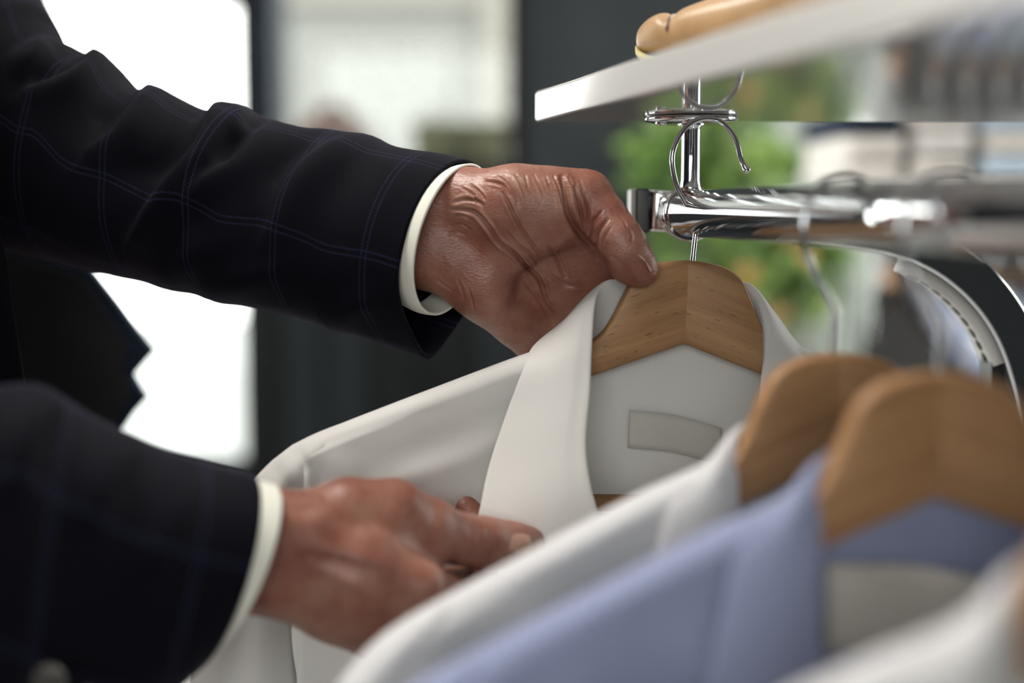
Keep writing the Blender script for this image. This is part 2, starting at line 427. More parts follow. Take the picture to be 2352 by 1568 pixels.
# ================================================================== SETTING
WB = 4.8                                                           # distance of the window wall
def bx(px, Y=WB): return P(px, 480, Y).x
def bz(py, Y=WB): return P(1176, py, Y).z
X0, X1, YF, ZC = -3.2, 3.0, -3.2, 3.0
struct(box('floor', X0, X1, YF, WB + 0.2, -0.1, 0, M['floor']))
struct(box('ceiling', X0, X1, YF, WB + 0.2, ZC, ZC + 0.1, M['ceiling']))
wA0, wA1, wAz0, wAz1 = bx(-330), bx(568), bz(1062), bz(4)
wB0, wB1, wBz0, wBz1 = bx(655), bx(1165), 0.75, 2.55
def wall_open(name, axis, at, th, a0, a1, z0, z1, holes, m):
    """wall slab with rectangular openings: (lo, hi, zlo, zhi) along the wall"""
    bm = bmesh.new(); xs = sorted({a0, a1, *[h[0] for h in holes], *[h[1] for h in holes]}); zs = sorted({z0, z1, *[h[2] for h in holes], *[h[3] for h in holes]})
    for i in range(len(xs)-1):
        for j in range(len(zs)-1):
            cx, cz = (xs[i]+xs[i+1])/2, (zs[j]+zs[j+1])/2
            if any(h[0] < cx < h[1] and h[2] < cz < h[3] for h in holes): continue
            lo, hi = (xs[i], at, zs[j]), (xs[i+1], at+th, zs[j+1])
            if axis == 'x': lo, hi = (at, xs[i], zs[j]), (at+th, xs[i+1], zs[j+1])
            r = bmesh.ops.create_cube(bm, size=1.0)
            for v in r['verts']: v.co = Vector(((lo[k]+hi[k])/2 + v.co[k]*(hi[k]-lo[k]) for k in range(3)))
    return struct(bm_obj(name, bm, m))
wall_open('wall_back', 'y', WB, 0.15, X0, X1, 0, ZC, [(wA0, wA1, wAz0, wAz1), (wB0, wB1, wBz0, wBz1)], M['wall'])
LW = [(0.75, 4.5, 0.30, 2.85)]
wall_open('wall_left', 'x', X0 - 0.15, 0.15, YF, WB + 0.15, 0, ZC, LW, M['wall'])
wall_open('wall_right', 'x', X1, 0.15, YF, WB + 0.15, 0, ZC, [(1.3, 3.3, 0.5, 2.6)], M['wall'])
FW = [(-1.7, 0.7, 1.25, 2.6)]
wall_open('wall_front', 'y', YF - 0.15, 0.15, X0, X1, 0, ZC, FW, M['wall'])
def window(n, axis, at, a0, a1, z0, z1, fw, mull=()):
    root = struct(empty('window_%d' % n, ((a0+a1)/2, at, z0) if axis == 'y' else (at, (a0+a1)/2, z0)))
    def bar(nm, l0, l1, h0, h1, m, t0=-0.02, t1=0.05):
        o = box(nm, l0, l1, at+t0, at+t1, h0, h1, m, root) if axis == 'y' else box(nm, at+t0, at+t1, l0, l1, h0, h1, m, root)
        return o
    bar('window_frame', a0-fw, a0, z0-fw, z1+fw, M['frame']); bar('window_frame', a1, a1+fw, z0-fw, z1+fw, M['frame'])
    bar('window_frame', a0, a1, z1, z1+fw, M['frame']); bar('window_frame', a0, a1, z0-fw, z0, M['frame'])
    edges = [a0] + list(mull) + [a1]
    for q in mull: bar('mullion', q-0.025, q+0.025, z0, z1, M['frame'])
    for e0, e1 in zip(edges[:-1], edges[1:]): bar('pane', e0, e1, z0, z1, M['glass'], 0.01, 0.016)
    return root
window(1, 'y', WB, wA0, wA1, wAz0, wAz1, 0.04)
window(2, 'y', WB, wB0, wB1, wBz0, wBz1, 0.04)
window(3, 'x', X0, LW[0][0], LW[0][1], LW[0][2], LW[0][3], 0.05, (2.0, 3.25))
window(4, 'y', YF - 0.1, FW[0][0], FW[0][1], FW[0][2], FW[0][3], 0.05, (-0.5,))
window(5, 'x', X1 + 0.1, 1.3, 3.3, 0.5, 2.6, 0.05, (2.3,))
portal('portal_back_a', ((wA0+wA1)/2, WB+0.2, (wAz0+wAz1)/2), (-math.pi/2, 0, 0), wA1-wA0, wAz1-wAz0)
portal('portal_back_b', ((wB0+wB1)/2, WB+0.2, (wBz0+wBz1)/2), (-math.pi/2, 0, 0), wB1-wB0, wBz1-wBz0)
portal('portal_left', (X0-0.2, 2.62, 1.57), (0, -math.pi/2, 0), 2.55, 3.75)
portal('portal_front', (-0.5, YF-0.2, 1.925), (math.pi/2, 0, 0), 2.4, 1.35)
portal('portal_right', (X1+0.25, 2.3, 1.55), (0, math.pi/2, 0), 2.1, 2.0)

# unseen ceiling lights added for top light, over the man and far rack
M['fill_diffuser'] = emis('lit_fill_diffuser', (1.0, 0.97, 0.92), 6.0)
def top_fill_light(x, y, sx, sy, watt, lab):
    r = empty('top_fill_light', (x, y, ZC - 0.04)); z = ZC - 0.06
    for (a0, a1, b0, b1) in ((x-sx/2-0.03, x+sx/2+0.03, y-sy/2-0.03, y-sy/2), (x-sx/2-0.03, x+sx/2+0.03, y+sy/2, y+sy/2+0.03), (x-sx/2-0.03, x-sx/2, y-sy/2, y+sy/2), (x+sx/2, x+sx/2+0.03, y-sy/2, y+sy/2)):
        box('frame', a0, a1, b0, b1, z, ZC - 0.001, M['frame'], r)
    box('fill_diffuser', x-sx/2, x+sx/2, y-sy/2, y+sy/2, z+0.02, z+0.03, M['fill_diffuser'], r)
    l = bpy.data.lights.new('top_fill_lamp', 'AREA'); l.shape = 'RECTANGLE'; l.size = sx; l.size_y = sy; l.energy = watt; l.color = (1.0, 0.95, 0.88)
    o = bpy.data.objects.new('top_fill_lamp', l); COL.objects.link(o); o.location = (x, y, z + 0.015); adopt(o, r)
    tag(r, lab, 'ceiling light', 'added top lights'); return r
top_fill_light(-0.95, 0.75, 0.5, 1.2, 44, 'added flat fill light on the ceiling above the man, outside the picture')  # added to light the hands and collar from above
top_fill_light(1.3, 2.2, 0.5, 1.2, 55, 'added flat fill light on the ceiling above the far rack, outside the picture')  # added to brighten the background garments

# pillar between the two windows: dark with a navy return
pr = struct(empty('trim_1', (bx(611), WB-0.1, 0)))
box('pillar_post', bx(564), bx(606, WB-0.12), WB-0.12, WB-0.005, 0, ZC, M['frame'], pr)
box('pillar_return', bx(606, WB-0.12), bx(655), WB-0.16, WB-0.005, 0, ZC, M['navy_frame'], pr)
tr = struct(empty('trim_2', (bx(1183), WB-0.1, 0)))
box('dark_post', bx(1165), bx(1203), WB-0.10, WB-0.005, 0, ZC, M['frame'], tr)

# ================================================================== SHELF RACK (nearest)
RAILY = 0.878; ARMY = 0.918
RAIL0 = P(1585, 490, RAILY); RYAW = math.atan((1176 - 570) / FPX)
RDIR = Vector((math.sin(RYAW), -math.cos(RYAW), 0))
def rail_at(Y): return Vector((RAIL0.x + (RAILY - Y) * math.tan(RYAW), Y, RAIL0.z))
RT = 0.0145                                                         # rail radius
SHZ = P(1585, 268, RAILY).z                                         # underside of the shelf
def build_rack(name='clothes_rack'):
    root = empty(name, P(2375, 1000, 0.87)); root.location.z = 0
    r = root
    # shelf board
    c0 = P(1229, 281, RAILY/0.943); c0.z = SHZ; th = 0.0196
    sy = math.atan((1176 - 415) / FPX); sd = Vector((math.sin(sy), -math.cos(sy), 0))
    a = Vector((c0.x, c0.y, 0)); b = a + Vector((0.40, 0, 0)); c = b + sd * 1.25; d = a + sd * 1.25
    vs_ = [(p.x, p.y, z) for z in (SHZ, SHZ + th) for p in (a, b, c, d)]
    fs = [(0, 1, 2, 3), (7, 6, 5, 4), (0, 4, 5, 1), (1, 5, 6, 2), (2, 6, 7, 3), (3, 7, 4, 0)]
    sh = mesh_obj('shelf', vs_, fs, M['shelf'], None, False); adopt(sh, r); bevel(sh, 0.0022, 3)
    tag(sh, 'glossy white shelf board')
    # rail: round tube running towards the viewer
    e = rail_at(-0.12)
    tube('rail', [rail_at(RAILY+0.02), rail_at(0.5), rail_at(0.2), e], RT, M['chrome'], r, 48)
    for Yp in (RAILY, 0.0):
        q = rail_at(Yp); q2 = Vector((q.x, q.y, 0))
        z0 = RAIL0.z + RT - 0.001
        lathe('shelf_post', [(0.0075, z0), (0.0062, z0+0.003), (0.0056, z0+0.007), (0.0055, SHZ-0.008), (0.0060, SHZ-0.006), (0.009, SHZ-0.0042)], q2, M['chrome'], r, 28)
        fl = lathe('mounting_flange', [(0.0085, SHZ-0.0046), (0.022, SHZ-0.0040), (0.0275, SHZ-0.0030), (0.0285, SHZ-0.0018), (0.0280, SHZ-0.0002)], q2, M['chrome'], r, 48)
        s = lathe('flange_screw', [(0.0030, -0.0016), (0.0034, -0.0008), (0.0034, 0.0004)], q + Vector((-0.019, -0.006, SHZ - q.z - 0.0038)), M['steel'], None, 16)
        adopt(s, r)
        # clamp collar round the rail
        for k, (off, rr, hw) in enumerate(((0.0, 0.0172, 0.0022), (0.006, 0.0162, 0.0016), (0.0105, 0.0158, 0.0013), (0.0145, 0.0156, 0.0013))):
            cc = rail_at(Yp) - RDIR * off
            pts = [cc - RDIR*hw, cc - RDIR*hw*0.9, cc + RDIR*hw*0.9, cc + RDIR*hw]
            tube('clamp_ring', pts, [rr*0.94, rr, rr, rr*0.94], M['chrome'], r, 40)
    # cross arm of flat oval tube behind the rail end, curving down into the leg
    def arm(Yc, nm):
        pth = [(1486, 483), (1600, 489), (1800, 503), (1950, 522), (2060, 545), (2160, 590), (2240, 655), (2300, 735), (2340, 830), (2362, 940), (2370, 1080)]
        pts = [P(x, y, ARMY) for x, y in pth]
        pts = [p + Vector((0, Yc - ARMY, 0)) for p in pts]
        pts = [Vector(tuple(q)) for q in cr(pts, 60)]
        last = pts[-1]; pts += [Vector((last.x + 0.002, last.y, z)) for z in (0.9, 0.6, 0.3, 0.03)]
        pr = []
        hw, hh, rc = 0.0145, 0.0130, 0.003                       # half depth, half height
        for cx, cy, a0 in ((hw-rc, hh-rc, 0), (-hw+rc, hh-rc, 90), (-hw+rc, -hh+rc, 180), (hw-rc, -hh+rc, 270)):
            for t in range(5):
                a = math.radians(a0 + t*22.5); pr.append((cx + rc*math.cos(a), cy + rc*math.sin(a)))
        o = tube(nm, pts, 1.0, M['chrome'], r, prof=pr); wn = o.modifiers.new('wn', 'WEIGHTED_NORMAL'); wn.weight = 90
        return pts
    pts = arm(ARMY, 'cross_arm'); arm(0.0, 'cross_arm')
    for Yc in (ARMY, 0.0):
        off = Vector((0, Yc-ARMY, 0)); p0 = pts[0] + off
        box('end_cap', p0.x-0.0085, p0.x+0.0002, p0.y-0.0155, p0.y+0.0155, p0.z-0.0140, p0.z+0.0140, M['black_plastic'], r, 0.0012)
        box('end_plug', p0.x-0.0115, p0.x-0.0080, p0.y-0.0150, p0.y+0.0150, p0.z-0.0135, p0.z+0.0135, M['grey_plastic'], r, 0.0012)
        lathe('foot', [(0.016, 0.0), (0.020, 0.004), (0.020, 0.018), (0.015, 0.03)], (pts[-1].x, Yc, 0), M['black_plastic'], r, 24)
        # slotted white liner on the inner side of the bend
        pa = np.array([tuple(p + off) for p in pts]); T = np.gradient(pa, axis=0); T /= np.linalg.norm(T, axis=1)[:, None]
        inn = np.stack([-(-T[:, 2]) * 0 + T[:, 2], 0*T[:, 0], -T[:, 0]], 1)   # turn clockwise in the arm plane: inner side
        sel = [k for k in range(27, 47)]
        lin = [pa[k] + inn[k] * 0.0165 for k in sel]
        tube('slotted_liner', lin, 1.0, M['white_plastic'], r, prof=[(-0.013, -0.0035), (0.013, -0.0035), (0.013, 0.0035), (-0.013, 0.0035)])
        for k in sel[2:-1:2]:
            q = Vector(pa[k] + inn[k] * 0.0205); w = Vector(pa[k] + inn[k]*0.0175)
            bmh = tube('slot', [w, q], 0.0042, M['black_plastic'], r, 12)
        q = pts[47] + off; box('leg_insert', q.x-0.0215, q.x-0.0125, Yc-0.012, Yc+0.012, q.z-0.055, q.z+0.004, M['black_plastic'], r, 0.001)
        # second upright under the collar side keeps the shelf rack standing
    return root
rack = build_rack()
tag(rack, 'chrome clothes rack with glossy white shelf above the nearest hanging shirts', 'clothes rack')

# ================================================================== HANGERS AND SHIRTS
TOPC = [(0, 0), (12, -1), (22, -3.5), (29, -7.5), (33, -12), (38, -22), (43, -33), (50, -44), (60, -51), (75, -56.5), (96, -63), (150, -84), (200, -104), (218, -112), (225, -117)]
BOTC = [(0, -49.5), (56, -69.5), (96, -84), (150, -102), (200, -117), (218, -122), (225, -119)]
tx, tz = np.array(TOPC, float).T; bx_, bz_ = np.array(BOTC, float).T
_tt = cr(np.array(TOPC), 400)
def topz(x): return np.interp(np.abs(x), _tt[:, 0], _tt[:, 1])
def botz(x): return np.interp(np.abs(x), bx_, bz_)
BEND = 0.10

def xf(T, yaw, roll, tilt=0.0, ws=1.0):
    """local millimetres (x right, y away, z up, origin at hanger top) to the world"""
    R = (Matrix.Rotation(yaw, 3, 'Z') @ Matrix.Rotation(tilt, 3, 'X') @ Matrix.Rotation(roll, 3, 'Y'))
    Rn = np.array(R); Tn = np.array(T)
    def g(v):
        v = np.array(v, float); a = np.abs(v[:, 0]); v[:, 0] *= np.where(a < 50, 1.0, (50 + (a - 50)*ws)/np.maximum(a, 1)); return v @ Rn.T * 0.001 + Tn
    return g

HOOK = [(15, 81.5), (20, 3), (20.5, 21)]
def hook_pts():
    px = [(1592, 606), (1592, 594), (1596, 530), (1597, 515), (1592, 503), (1566, 462), (1546, 430), (1535, 395), (1531, 365), (1537, 335), (1553, 304), (1578, 282), (1609, 273), (1640, 277), (1666, 296), (1685, 325), (1696, 359), (1706, 377), (1716, 390)]
    return np.array([((x-1592)/3.89, 0, -(y-597)/3.89) for x, y in px])

def build_hanger(name, T, yaw, roll, hookyaw, label, swing=1, hook_shift=0.0, wscale=1.0, hook_drop=0.0):
    f = xf(T, yaw, roll, 0.0, wscale); root = empty(name, T)
    for side in (-1, 1):
        xs = np.r_[np.linspace(0, 60, 46), np.linspace(62, 225, 40)]; v = []; uv = []; n = 0
        th = 6.0
        for x in xs:
            t, b = topz(x), botz(x); tk = th * (1 if x < 205 else max(0.45, 1 - (x-205)/36)); rc = min(3.2, (t-b)*0.3)
            loop = []
            for cy, cz, a0 in ((tk-rc, t-rc, 0), (-tk+rc, t-rc, 90), (-tk+rc, b+rc, 180), (tk-rc, b+rc, 270)):
                for k in range(5):
                    a = math.radians(a0 + k*22.5); loop.append((cy + rc*math.cos(a), cz + rc*math.sin(a)))
            n = len(loop)
            for cy, cz in loop:
                v.append((side*x, cy - BEND*x, cz)); uv.append(((x*0.94 - cz*0.34)*0.001 + 0.4*side + 1.3*T[1], (cz*0.94 + x*0.34)*0.001 + cy*0.0004 + 3.1*T[0]))
        fs = [(i*n+j, i*n+(j+1) % n, (i+1)*n+(j+1) % n, (i+1)*n+j) for i in range(len(xs)-1) for j in range(n)]
        fs += [tuple(range(n-1, -1, -1)), tuple((len(xs)-1)*n+j for j in range(n))]
        if side < 0: fs = [q[::-1] for q in fs]
        o = mesh_obj('hanger_arm', f(v), fs, M['wood'], None, True, uv); adopt(o, root)
        m = o.modifiers.new('es', 'EDGE_SPLIT'); m.split_angle = math.radians(60)
    # trouser bar
    bar = f(cr([(-197, -17, -146), (-120, -5, -146), (0, 0, -146), (120, -5, -146), (197, -17, -146)], 20)); o = tube('trouser_bar', bar, 0.0052, M['wood'], root, 16)
    for s in (-1, 1):
        tube('bar_dowel', f([(s*194, -BEND*194, -108), (s*195, -BEND*195, -130), (s*194, -17, -148)]), 0.0046, M['wood'], root, 12)
    # hook
    h = hook_pts(); h = cr(h, 70); h[:, 0] *= swing; h[:, 0] += hook_shift; h[:, 2] -= hook_drop
    cy, sy = math.cos(hookyaw), math.sin(hookyaw); hx = h[:, 0] - hook_shift
    h = np.stack([hook_shift + hx*cy, -hx*sy, h[:, 2]], 1)
    rr = np.full(70, 0.00155); rr[-4:] = (0.0017, 0.0021, 0.0024, 0.0019)
    o = tube('hook', f(h), rr, M['steel'], root, 14); tag(o, 'steel wire hook')
    return root

def lerp_poly(pl, n):
    return cr(np.array(pl, float), n)

COLLAR1 = dict(
    B=[(0, 20, -26), (-22, 18, -20), (-36, 13, -13.5), (-47, 6, -14.5), (-55, -9, -24), (-58.5, -24, -51), (-60.5, -36, -75), (-63.5, -47, -103), (-61, -55, -125), (-55, -60, -147), (-53, -62, -172)],
    C=[(0, 24, -56), (-40, 22, -42), (-62, 16, -36), (-78, 8, -45), (-91, -4, -54), (-97.5, -21, -64), (-107, -27, -89), (-117, -35, -119), (-123, -44, -146), (-128, -47, -170), (-120, -54, -196)],
    A=[(0, 14, -54), (-25, 13, -48), (-44, 9, -44), (-54, 2, -50), (-60, -4, -60), (-66, -14, -74), (-68, -22, -92), (-70, -30, -115), (-68, -36, -136), (-62, -40, -158), (-60, -42, -182)])
COLLARR = dict(
    B=[(0, 20, -26), (22, 18, -20), (33, 15, -14), (39, 5, -15), (44, -7, -26), (46, -14, -45), (43.5, -18, -70), (42, -20, -95), (42, -18, -120), (44, -22, -150), (46, -24, -170)],
    C=[(0, 24, -56), (36, 22, -40), (44, 18, -20), (55, 10, -28), (68, 0, -46), (80, -18, -62), (92, -24, -90), (100, -28, -115), (106, -31, -140), (108, -32, -160), (98, -34, -182)],
    A=[(0, 14, -54), (25, 13, -48), (36, 9, -44), (42, 4, -48), (46, 0, -58), (48, -4, -72), (48, -10, -92), (47, -14, -115), (47, -18, -136), (48, -20, -158), (50, -22, -176)])
COLLAR2 = dict(
    B=[(0, 16, -40), (-22, 14, -36), (-36, 9, -32), (-44, 2, -33), (-49, -6, -41), (-50, -12, -58), (-52, -18, -80), (-54, -24, -108), (-52, -28, -131), (-48, -30, -155), (-46, -32, -176)],
    C=[(0, 22, -66), (-36, 20, -58), (-58, 8, -49), (-72, -5, -53), (-84, -16, -59), (-92, -22, -70), (-100, -28, -94), (-108, -33, -121), (-114, -36, -146), (-116, -34, -166), (-106, -36, -188)],
    A=[(0, 12, -64), (-24, 11, -58), (-42, 7, -52), (-50, 1, -56), (-54, -4, -64), (-58, -9, -76), (-60, -14, -94), (-60, -20, -115), (-58, -24, -136), (-54, -26, -158), (-52, -28, -178)])
def mirror(c): return {k: [(-x, y, z) for x, y, z in v] for k, v in c.items()}

def build_shirt(name, T, yaw, roll, material, cl, crr, seed=0, fold_amp=3.0, label_mat=None, label_box=(-29, 28, -90, -114), dents=False, length=720, wscale=1.0, res=1.0, diag=0.0):
    f = xf(T, yaw, roll, 0.0, wscale); root = empty(name, T); rs = np.random.default_rng(seed)
    ph = rs.uniform(0, 6.28, 12)
    def wr(x, z):
        d = np.clip((-z - 110) / 250, 0, 1)
        return fold_amp * d * (np.sin(x*0.055 + z*0.006 + ph[0]) + 0.6*np.sin(x*0.10 - z*0.012 + ph[1])) + 0.6*np.sin(x*0.06 - z*0.05 + ph[2]) + 0.45*np.sin(x*0.11 + z*0.07 + ph[3]) + diag*np.clip((-z-70)/60, 0, 1)*np.sin(x*0.085 + z*0.05 + ph[5])*np.sin(x*0.02 - z*0.03 + ph[6])
    TOPS = lambda x: topz(x) + 3.2
    # ---- front panels: from the shoulder ridge down, open at the placket
    for s, cc in ((-1, cl), (1, crr)):
        A = np.array(cc['A']); zz = A[4:, 2][::-1]; xi = np.abs(A[4:, 0])[::-1]
        nu, nv = int(46*res), int(90*res)
        u = np.repeat(np.linspace(0, 1, nu), nv); w = np.tile(np.linspace(0, 1, nv), nu)
        xt = 60 + 160*u; zt = TOPS(xt); ov = w < 0.08
        a_ = np.radians(30 + 150*(w/0.08)); yo = np.cos(a_)*10.5; zo = zt - 6 + 8.0*np.sin(a_)
        k = np.clip((w-0.08)/0.92, 0, 1)**1.5; z = zt - 6 - k*(length - 110*u)
        xin = np.maximum(np.where(z > zz[0], np.interp(z, zz, xi), xi[0] - 0.10*(zz[0]-z)), 8)
        bl = np.clip((-62 - z)/25, 0, 1)*np.clip((zt - 12 - z)/45, 0, 1)**1.3; x = xt*(1-bl) + (xin + (220 + 6*k - xin)*u)*bl
        y = -10.5 - 16*np.clip((-z-90)/220, 0, 1) + wr(x*s, z)*np.clip((w-0.08)/0.1, 0, 1)
        x = np.where(ov, xt, x); y = np.where(ov, yo, y); z = np.where(ov, zo, z)
        v = np.stack([s*x, y - BEND*x, z], 1); uv = np.stack([x, z], 1)*0.001
        v = np.array(v)
        if dents and s < 0:                                             # puckers at the sleeve head
            q = v[:, [0, 2]]; n0 = v[:, 1].copy()
            for line, amp, wd in (([(-226, -112), (-214, -124), (-208, -142), (-212, -160)], 3.2, 3.4), ([(-236, -118), (-226, -130), (-222, -146)], 2.6, 2.6), ([(-206, -112), (-196, -122), (-190, -138)], -1.2, 6.0),
                                  ([(-148, -150), (-132, -145), (-120, -146)], 2.4, 2.6), ([(-180, -122), (-140, -106), (-105, -92)], 1.4, 9), ([(-190, -136), (-150, -124), (-116, -116)], -0.9, 5)):
                d, t, sg = poly_dist(q, line); v[:, 1] += 1.5*amp*np.exp(-(d/wd)**2)*np.sin(np.pi*np.clip(t, 0.02, 0.98))**0.5
            # yoke seam: the shoulder piece lies proud of the panel below it
            line = np.array([(-225, -156), (-163, -131), (-115, -113.5), (-60, -94)]); zs_ = np.interp(v[:, 0], line[:, 0], line[:, 1])
            v[:, 1] -= 1.3*(1/(1+np.exp(-np.clip((v[:, 2]-zs_)/0.5, -30, 30))))*(v[:, 1] < 0)
        fs = grid_faces(nu, nv); fs = fs if s > 0 else [q[::-1] for q in fs]
        o = mesh_obj('front_panel', f(v), fs, material, None, True, uv); adopt(o, root); solid(o, 0.0007)
    # ---- back panel
    nu, nv = int(90*res), int(60*res)
    x = np.repeat(np.linspace(-220, 220, nu), nv); w = np.tile(np.linspace(0, 1, nv), nu)**1.4; ax_ = np.abs(x); t62 = TOPS(np.array(62.0)) - 5
    zt = np.where(ax_ > 62, TOPS(x) - 5, -45 + (t62 + 45)*(ax_/62)**2); z = zt - w*(length - 60)
    y = 8.0 + np.where(ax_ < 62, 4, 4*np.maximum(0, 1-(ax_-62)/30)) + 5*np.clip(w*4, 0, 1) - BEND*ax_*np.clip(1-w*2.2, 0.2, 1) + 0.8*wr(x+70, z)*np.clip(w*3, 0.25, 1)
    v = np.stack([x, y, z], 1); uv = np.stack([x, z], 1)*0.001
    o = mesh_obj('back_panel', f(v), [q[::-1] for q in grid_faces(nu, nv)], material, None, True, uv); adopt(o, root); solid(o, 0.0007)
    # ---- collar: stand from A up to the fold B, leaf from B down to the free edge C
    for cc in (cl, crr):
        n = 70; A, B, C = (lerp_poly(cc[k], n) for k in 'ABC'); v = []; uv = []
        rows = []
        for t in np.linspace(0, 0.9, 7): rows.append(A*(1-t) + B*t)
        for k, t in enumerate(np.linspace(0.0, 1, 15)):
            bul = np.zeros((n, 3)); 
            bul[:, 1] -= 4.0*np.sin(np.pi*t)*np.linspace(0.4, 1.0, n); bul[:, 2] += 2.5*np.sin(np.pi*min(1, t*1.5))*np.exp(-((np.linspace(0, 1, n)-0.25)/0.2)**2)
            rows.append(B*(1-t) + C*t + bul + np.array([0, -0.8 if t < 0.2 else -1.6, 0.0]))
        R = np.array(rows)
        fs = grid_faces(R.shape[0], n)
        if cc is cl: fs = [q[::-1] for q in fs]
        o = mesh_obj('collar', f(R.reshape(-1, 3)), fs, material, None, True); adopt(o, root); solid(o, 0.0013, 0)
        m = o.modifiers.new('ss', 'SUBSURF'); m.levels = 1; m.render_levels = 1
    # ---- sleeves
    for s in (-1, 1):
        outer = lerp_poly([(-196, 0, -97.5), (-214, 0, -104.5), (-228, 0, -112), (-240, 0, -122), (-249, 0, -133), (-262, 0, -165), (-273, 0, -205), (-281, 0, -249), (-289, 0, -330), (-294, 0, -460), (-290, 0, -620)], 60)
        inner = lerp_poly([(-200, 0, -108), (-206, 0, -116), (-211, 0, -127), (-215, 0, -138), (-218, 0, -150), (-223, 0, -180), (-226, 0, -215), (-220, 0, -255), (-204, 0, -330), (-214, 0, -460), (-226, 0, -620)], 60)
        seg = 28; v = []; uv = []
        for k in range(60):
            c = (outer[k]+inner[k])/2; h = (outer[k]-inner[k])/2; t = k/59; dy = 9.5 + 7*min(1, t*2.5)
            for j in range(seg):
                a = 2*math.pi*j/seg; p = c + h*math.cos(a); p = p + np.array((0, -dy*math.sin(a) - BEND*min(222, abs(c[0])) + 0 - 8*min(1, t*3) + 1.5*math.sin(j*1.3 + k*0.16 + ph[4]) * min(1, t*3), 0))
                v.append(p); uv.append((j*0.006, t*0.6))
        v = np.array(v); v[:, 0] *= -s
        if dents and s < 0:
            q = v[:, [0, 2]]
            for line, amp, wd in (([(-226, -113), (-216, -124), (-211, -142), (-213, -160)], 3.0, 3.4), ([(-238, -122), (-228, -132), (-225, -150)], 3.0, 2.8), ([(-247, -138), (-240, -150), (-238, -170)], 2.0, 3.0)):
                d, t, sg = poly_dist(q, line); v[:, 1] += 1.5*amp*np.exp(-(d/wd)**2)*(v[:, 1] < -BEND*222)
        fs = grid_faces(60, seg, True); fs = fs if s > 0 else [q[::-1] for q in fs]
        o = mesh_obj('sleeve', f(v), fs, material, None, True, uv); adopt(o, root); solid(o, 0.0007)
    if label_mat:
        x0, x1, z0, z1 = label_box; n = 26; v = []
        for i in range(n):
            for j in range(6):
                a = i/(n-1); x = x0 + (x1-x0)*a; z = z0 + (z1-z0)*j/5 - 10*a - 2.0*math.sin(a*3.14) * (-1)
                y = 8 + 4 + 5*np.clip(((-z-57)/(length-60))**(1/1)*4, 0, 1) - BEND*abs(x) + 0.8*wr(x+70, z)*np.clip(((-z-57)/(length-60))*3, 0.25, 1)
                v.append((x, y - 3.2 - 0.6*math.sin(a*9), z))
        o = mesh_obj('neck_label', f(v), [q for q in grid_faces(n, 6)], label_mat); adopt(o, root); solid(o, 0.0006); tag(o, 'blank greyish woven neck label')
    return root

T1 = P(1577, 597, 0.842)
Y1 = math.radians(6); R1 = math.radians(2.0)
h1 = build_hanger('wooden_hanger', T1, Y1, R1, math.radians(-6), '', hook_shift=3.8)
tag(h1, 'light wooden hanger held up off the rail by the upper hand', 'clothes hanger', 'wooden hangers')
s1 = build_shirt('white_shirt', T1, Y1, R1, M['white_shirt'], COLLAR1, COLLARR, 1, 2.0, M['label'], (-29, 28, -91, -114), True)
tag(s1, 'white shirt gripped by both hands, farthest of the row, neck label showing', 'shirt', 'shirts on the rack')
specs = [(0.648, 'white_shirt2', 'light wooden hanger on the rail inside the second white shirt, behind the blue one', 'white shirt hanging between the gripped white shirt and the blue shirt', 'white_shirt', 2),
         (0.552, 'blue_shirt', 'large blurred wooden hanger inside the blue shirt, nearest hanger in view', 'light blue shirt with a grey neck label in the foreground', 'blue_shirt', 3),
         (0.408, 'white_shirt2', 'wooden hanger inside the nearest white shirt, at the right edge', 'nearest white shirt, very blurred, filling the bottom right corner', 'white_shirt', 4)]
for Yh, mk, hl, sl, nm, sd in specs:
    q = rail_at(Yh); q = Vector((q.x - 0.005, q.y, RAIL0.z + RT + 0.0016 - 0.0815))
    dz = {2: 2.5, 3: 5.0, 4: -3.0}[sd]; q.z += dz*0.001; yw, rl = math.radians({2: 10, 3: 8, 4: 6}[sd]), math.radians({2: -1.2, 3: -0.5, 4: 1.0}[sd])
    h = build_hanger('wooden_hanger', q, yw, rl, math.radians(-8), '', hook_shift=0.0, wscale=0.92, hook_drop=dz)
    tag(h, hl, 'clothes hanger', 'wooden hangers')
    s = build_shirt(nm, q, yw, rl, M[mk], COLLAR2, mirror(COLLAR2), sd, 3.5, M['label'], (-41, 26, -76, -112), wscale=0.92, diag={2: 3.0, 3: 5.0, 4: 3.0}[sd])
    tag(s, sl, 'shirt', 'shirts on the rack')

# ================================================================== PERSON
HY = 0.842                                                         # distance of the raised hand
person = empty('person', (-0.47, 0.86, 0))
tag(person, 'person in a dark navy windowpane check suit reaching for the white shirt with both hands', 'person')
mm = 0.001
def H(px, py, d=0.0, Y=HY): return P(px, py, Y + d*mm)
def chain(S, pts, k=0.006):
    for (a, ra), (b, rb) in zip(pts[:-1], pts[1:]): S.cone(a, b, ra*mm, rb*mm, k)

# ---- raised left hand, palm towards the viewer
lo = np.array([-0.125, HY-0.05, P(1176, 900, HY).z]); hi = np.array([0.12, HY+0.075, P(1176, 350, HY).z])
S = SDF(lo, hi, 0.0011)
# wrist and forearm
chain(S, [(H(720, 470, 30), 27), (H(860, 470, 18), 24), (H(960, 466, 10), 20.5), (H(1050, 458, 4), 18.5)], 0.012)
chain(S, [(H(720, 545, 30), 26), (H(860, 560, 18), 23), (H(950, 575, 12), 19.5), (H(1040, 590, 10), 19)], 0.012)
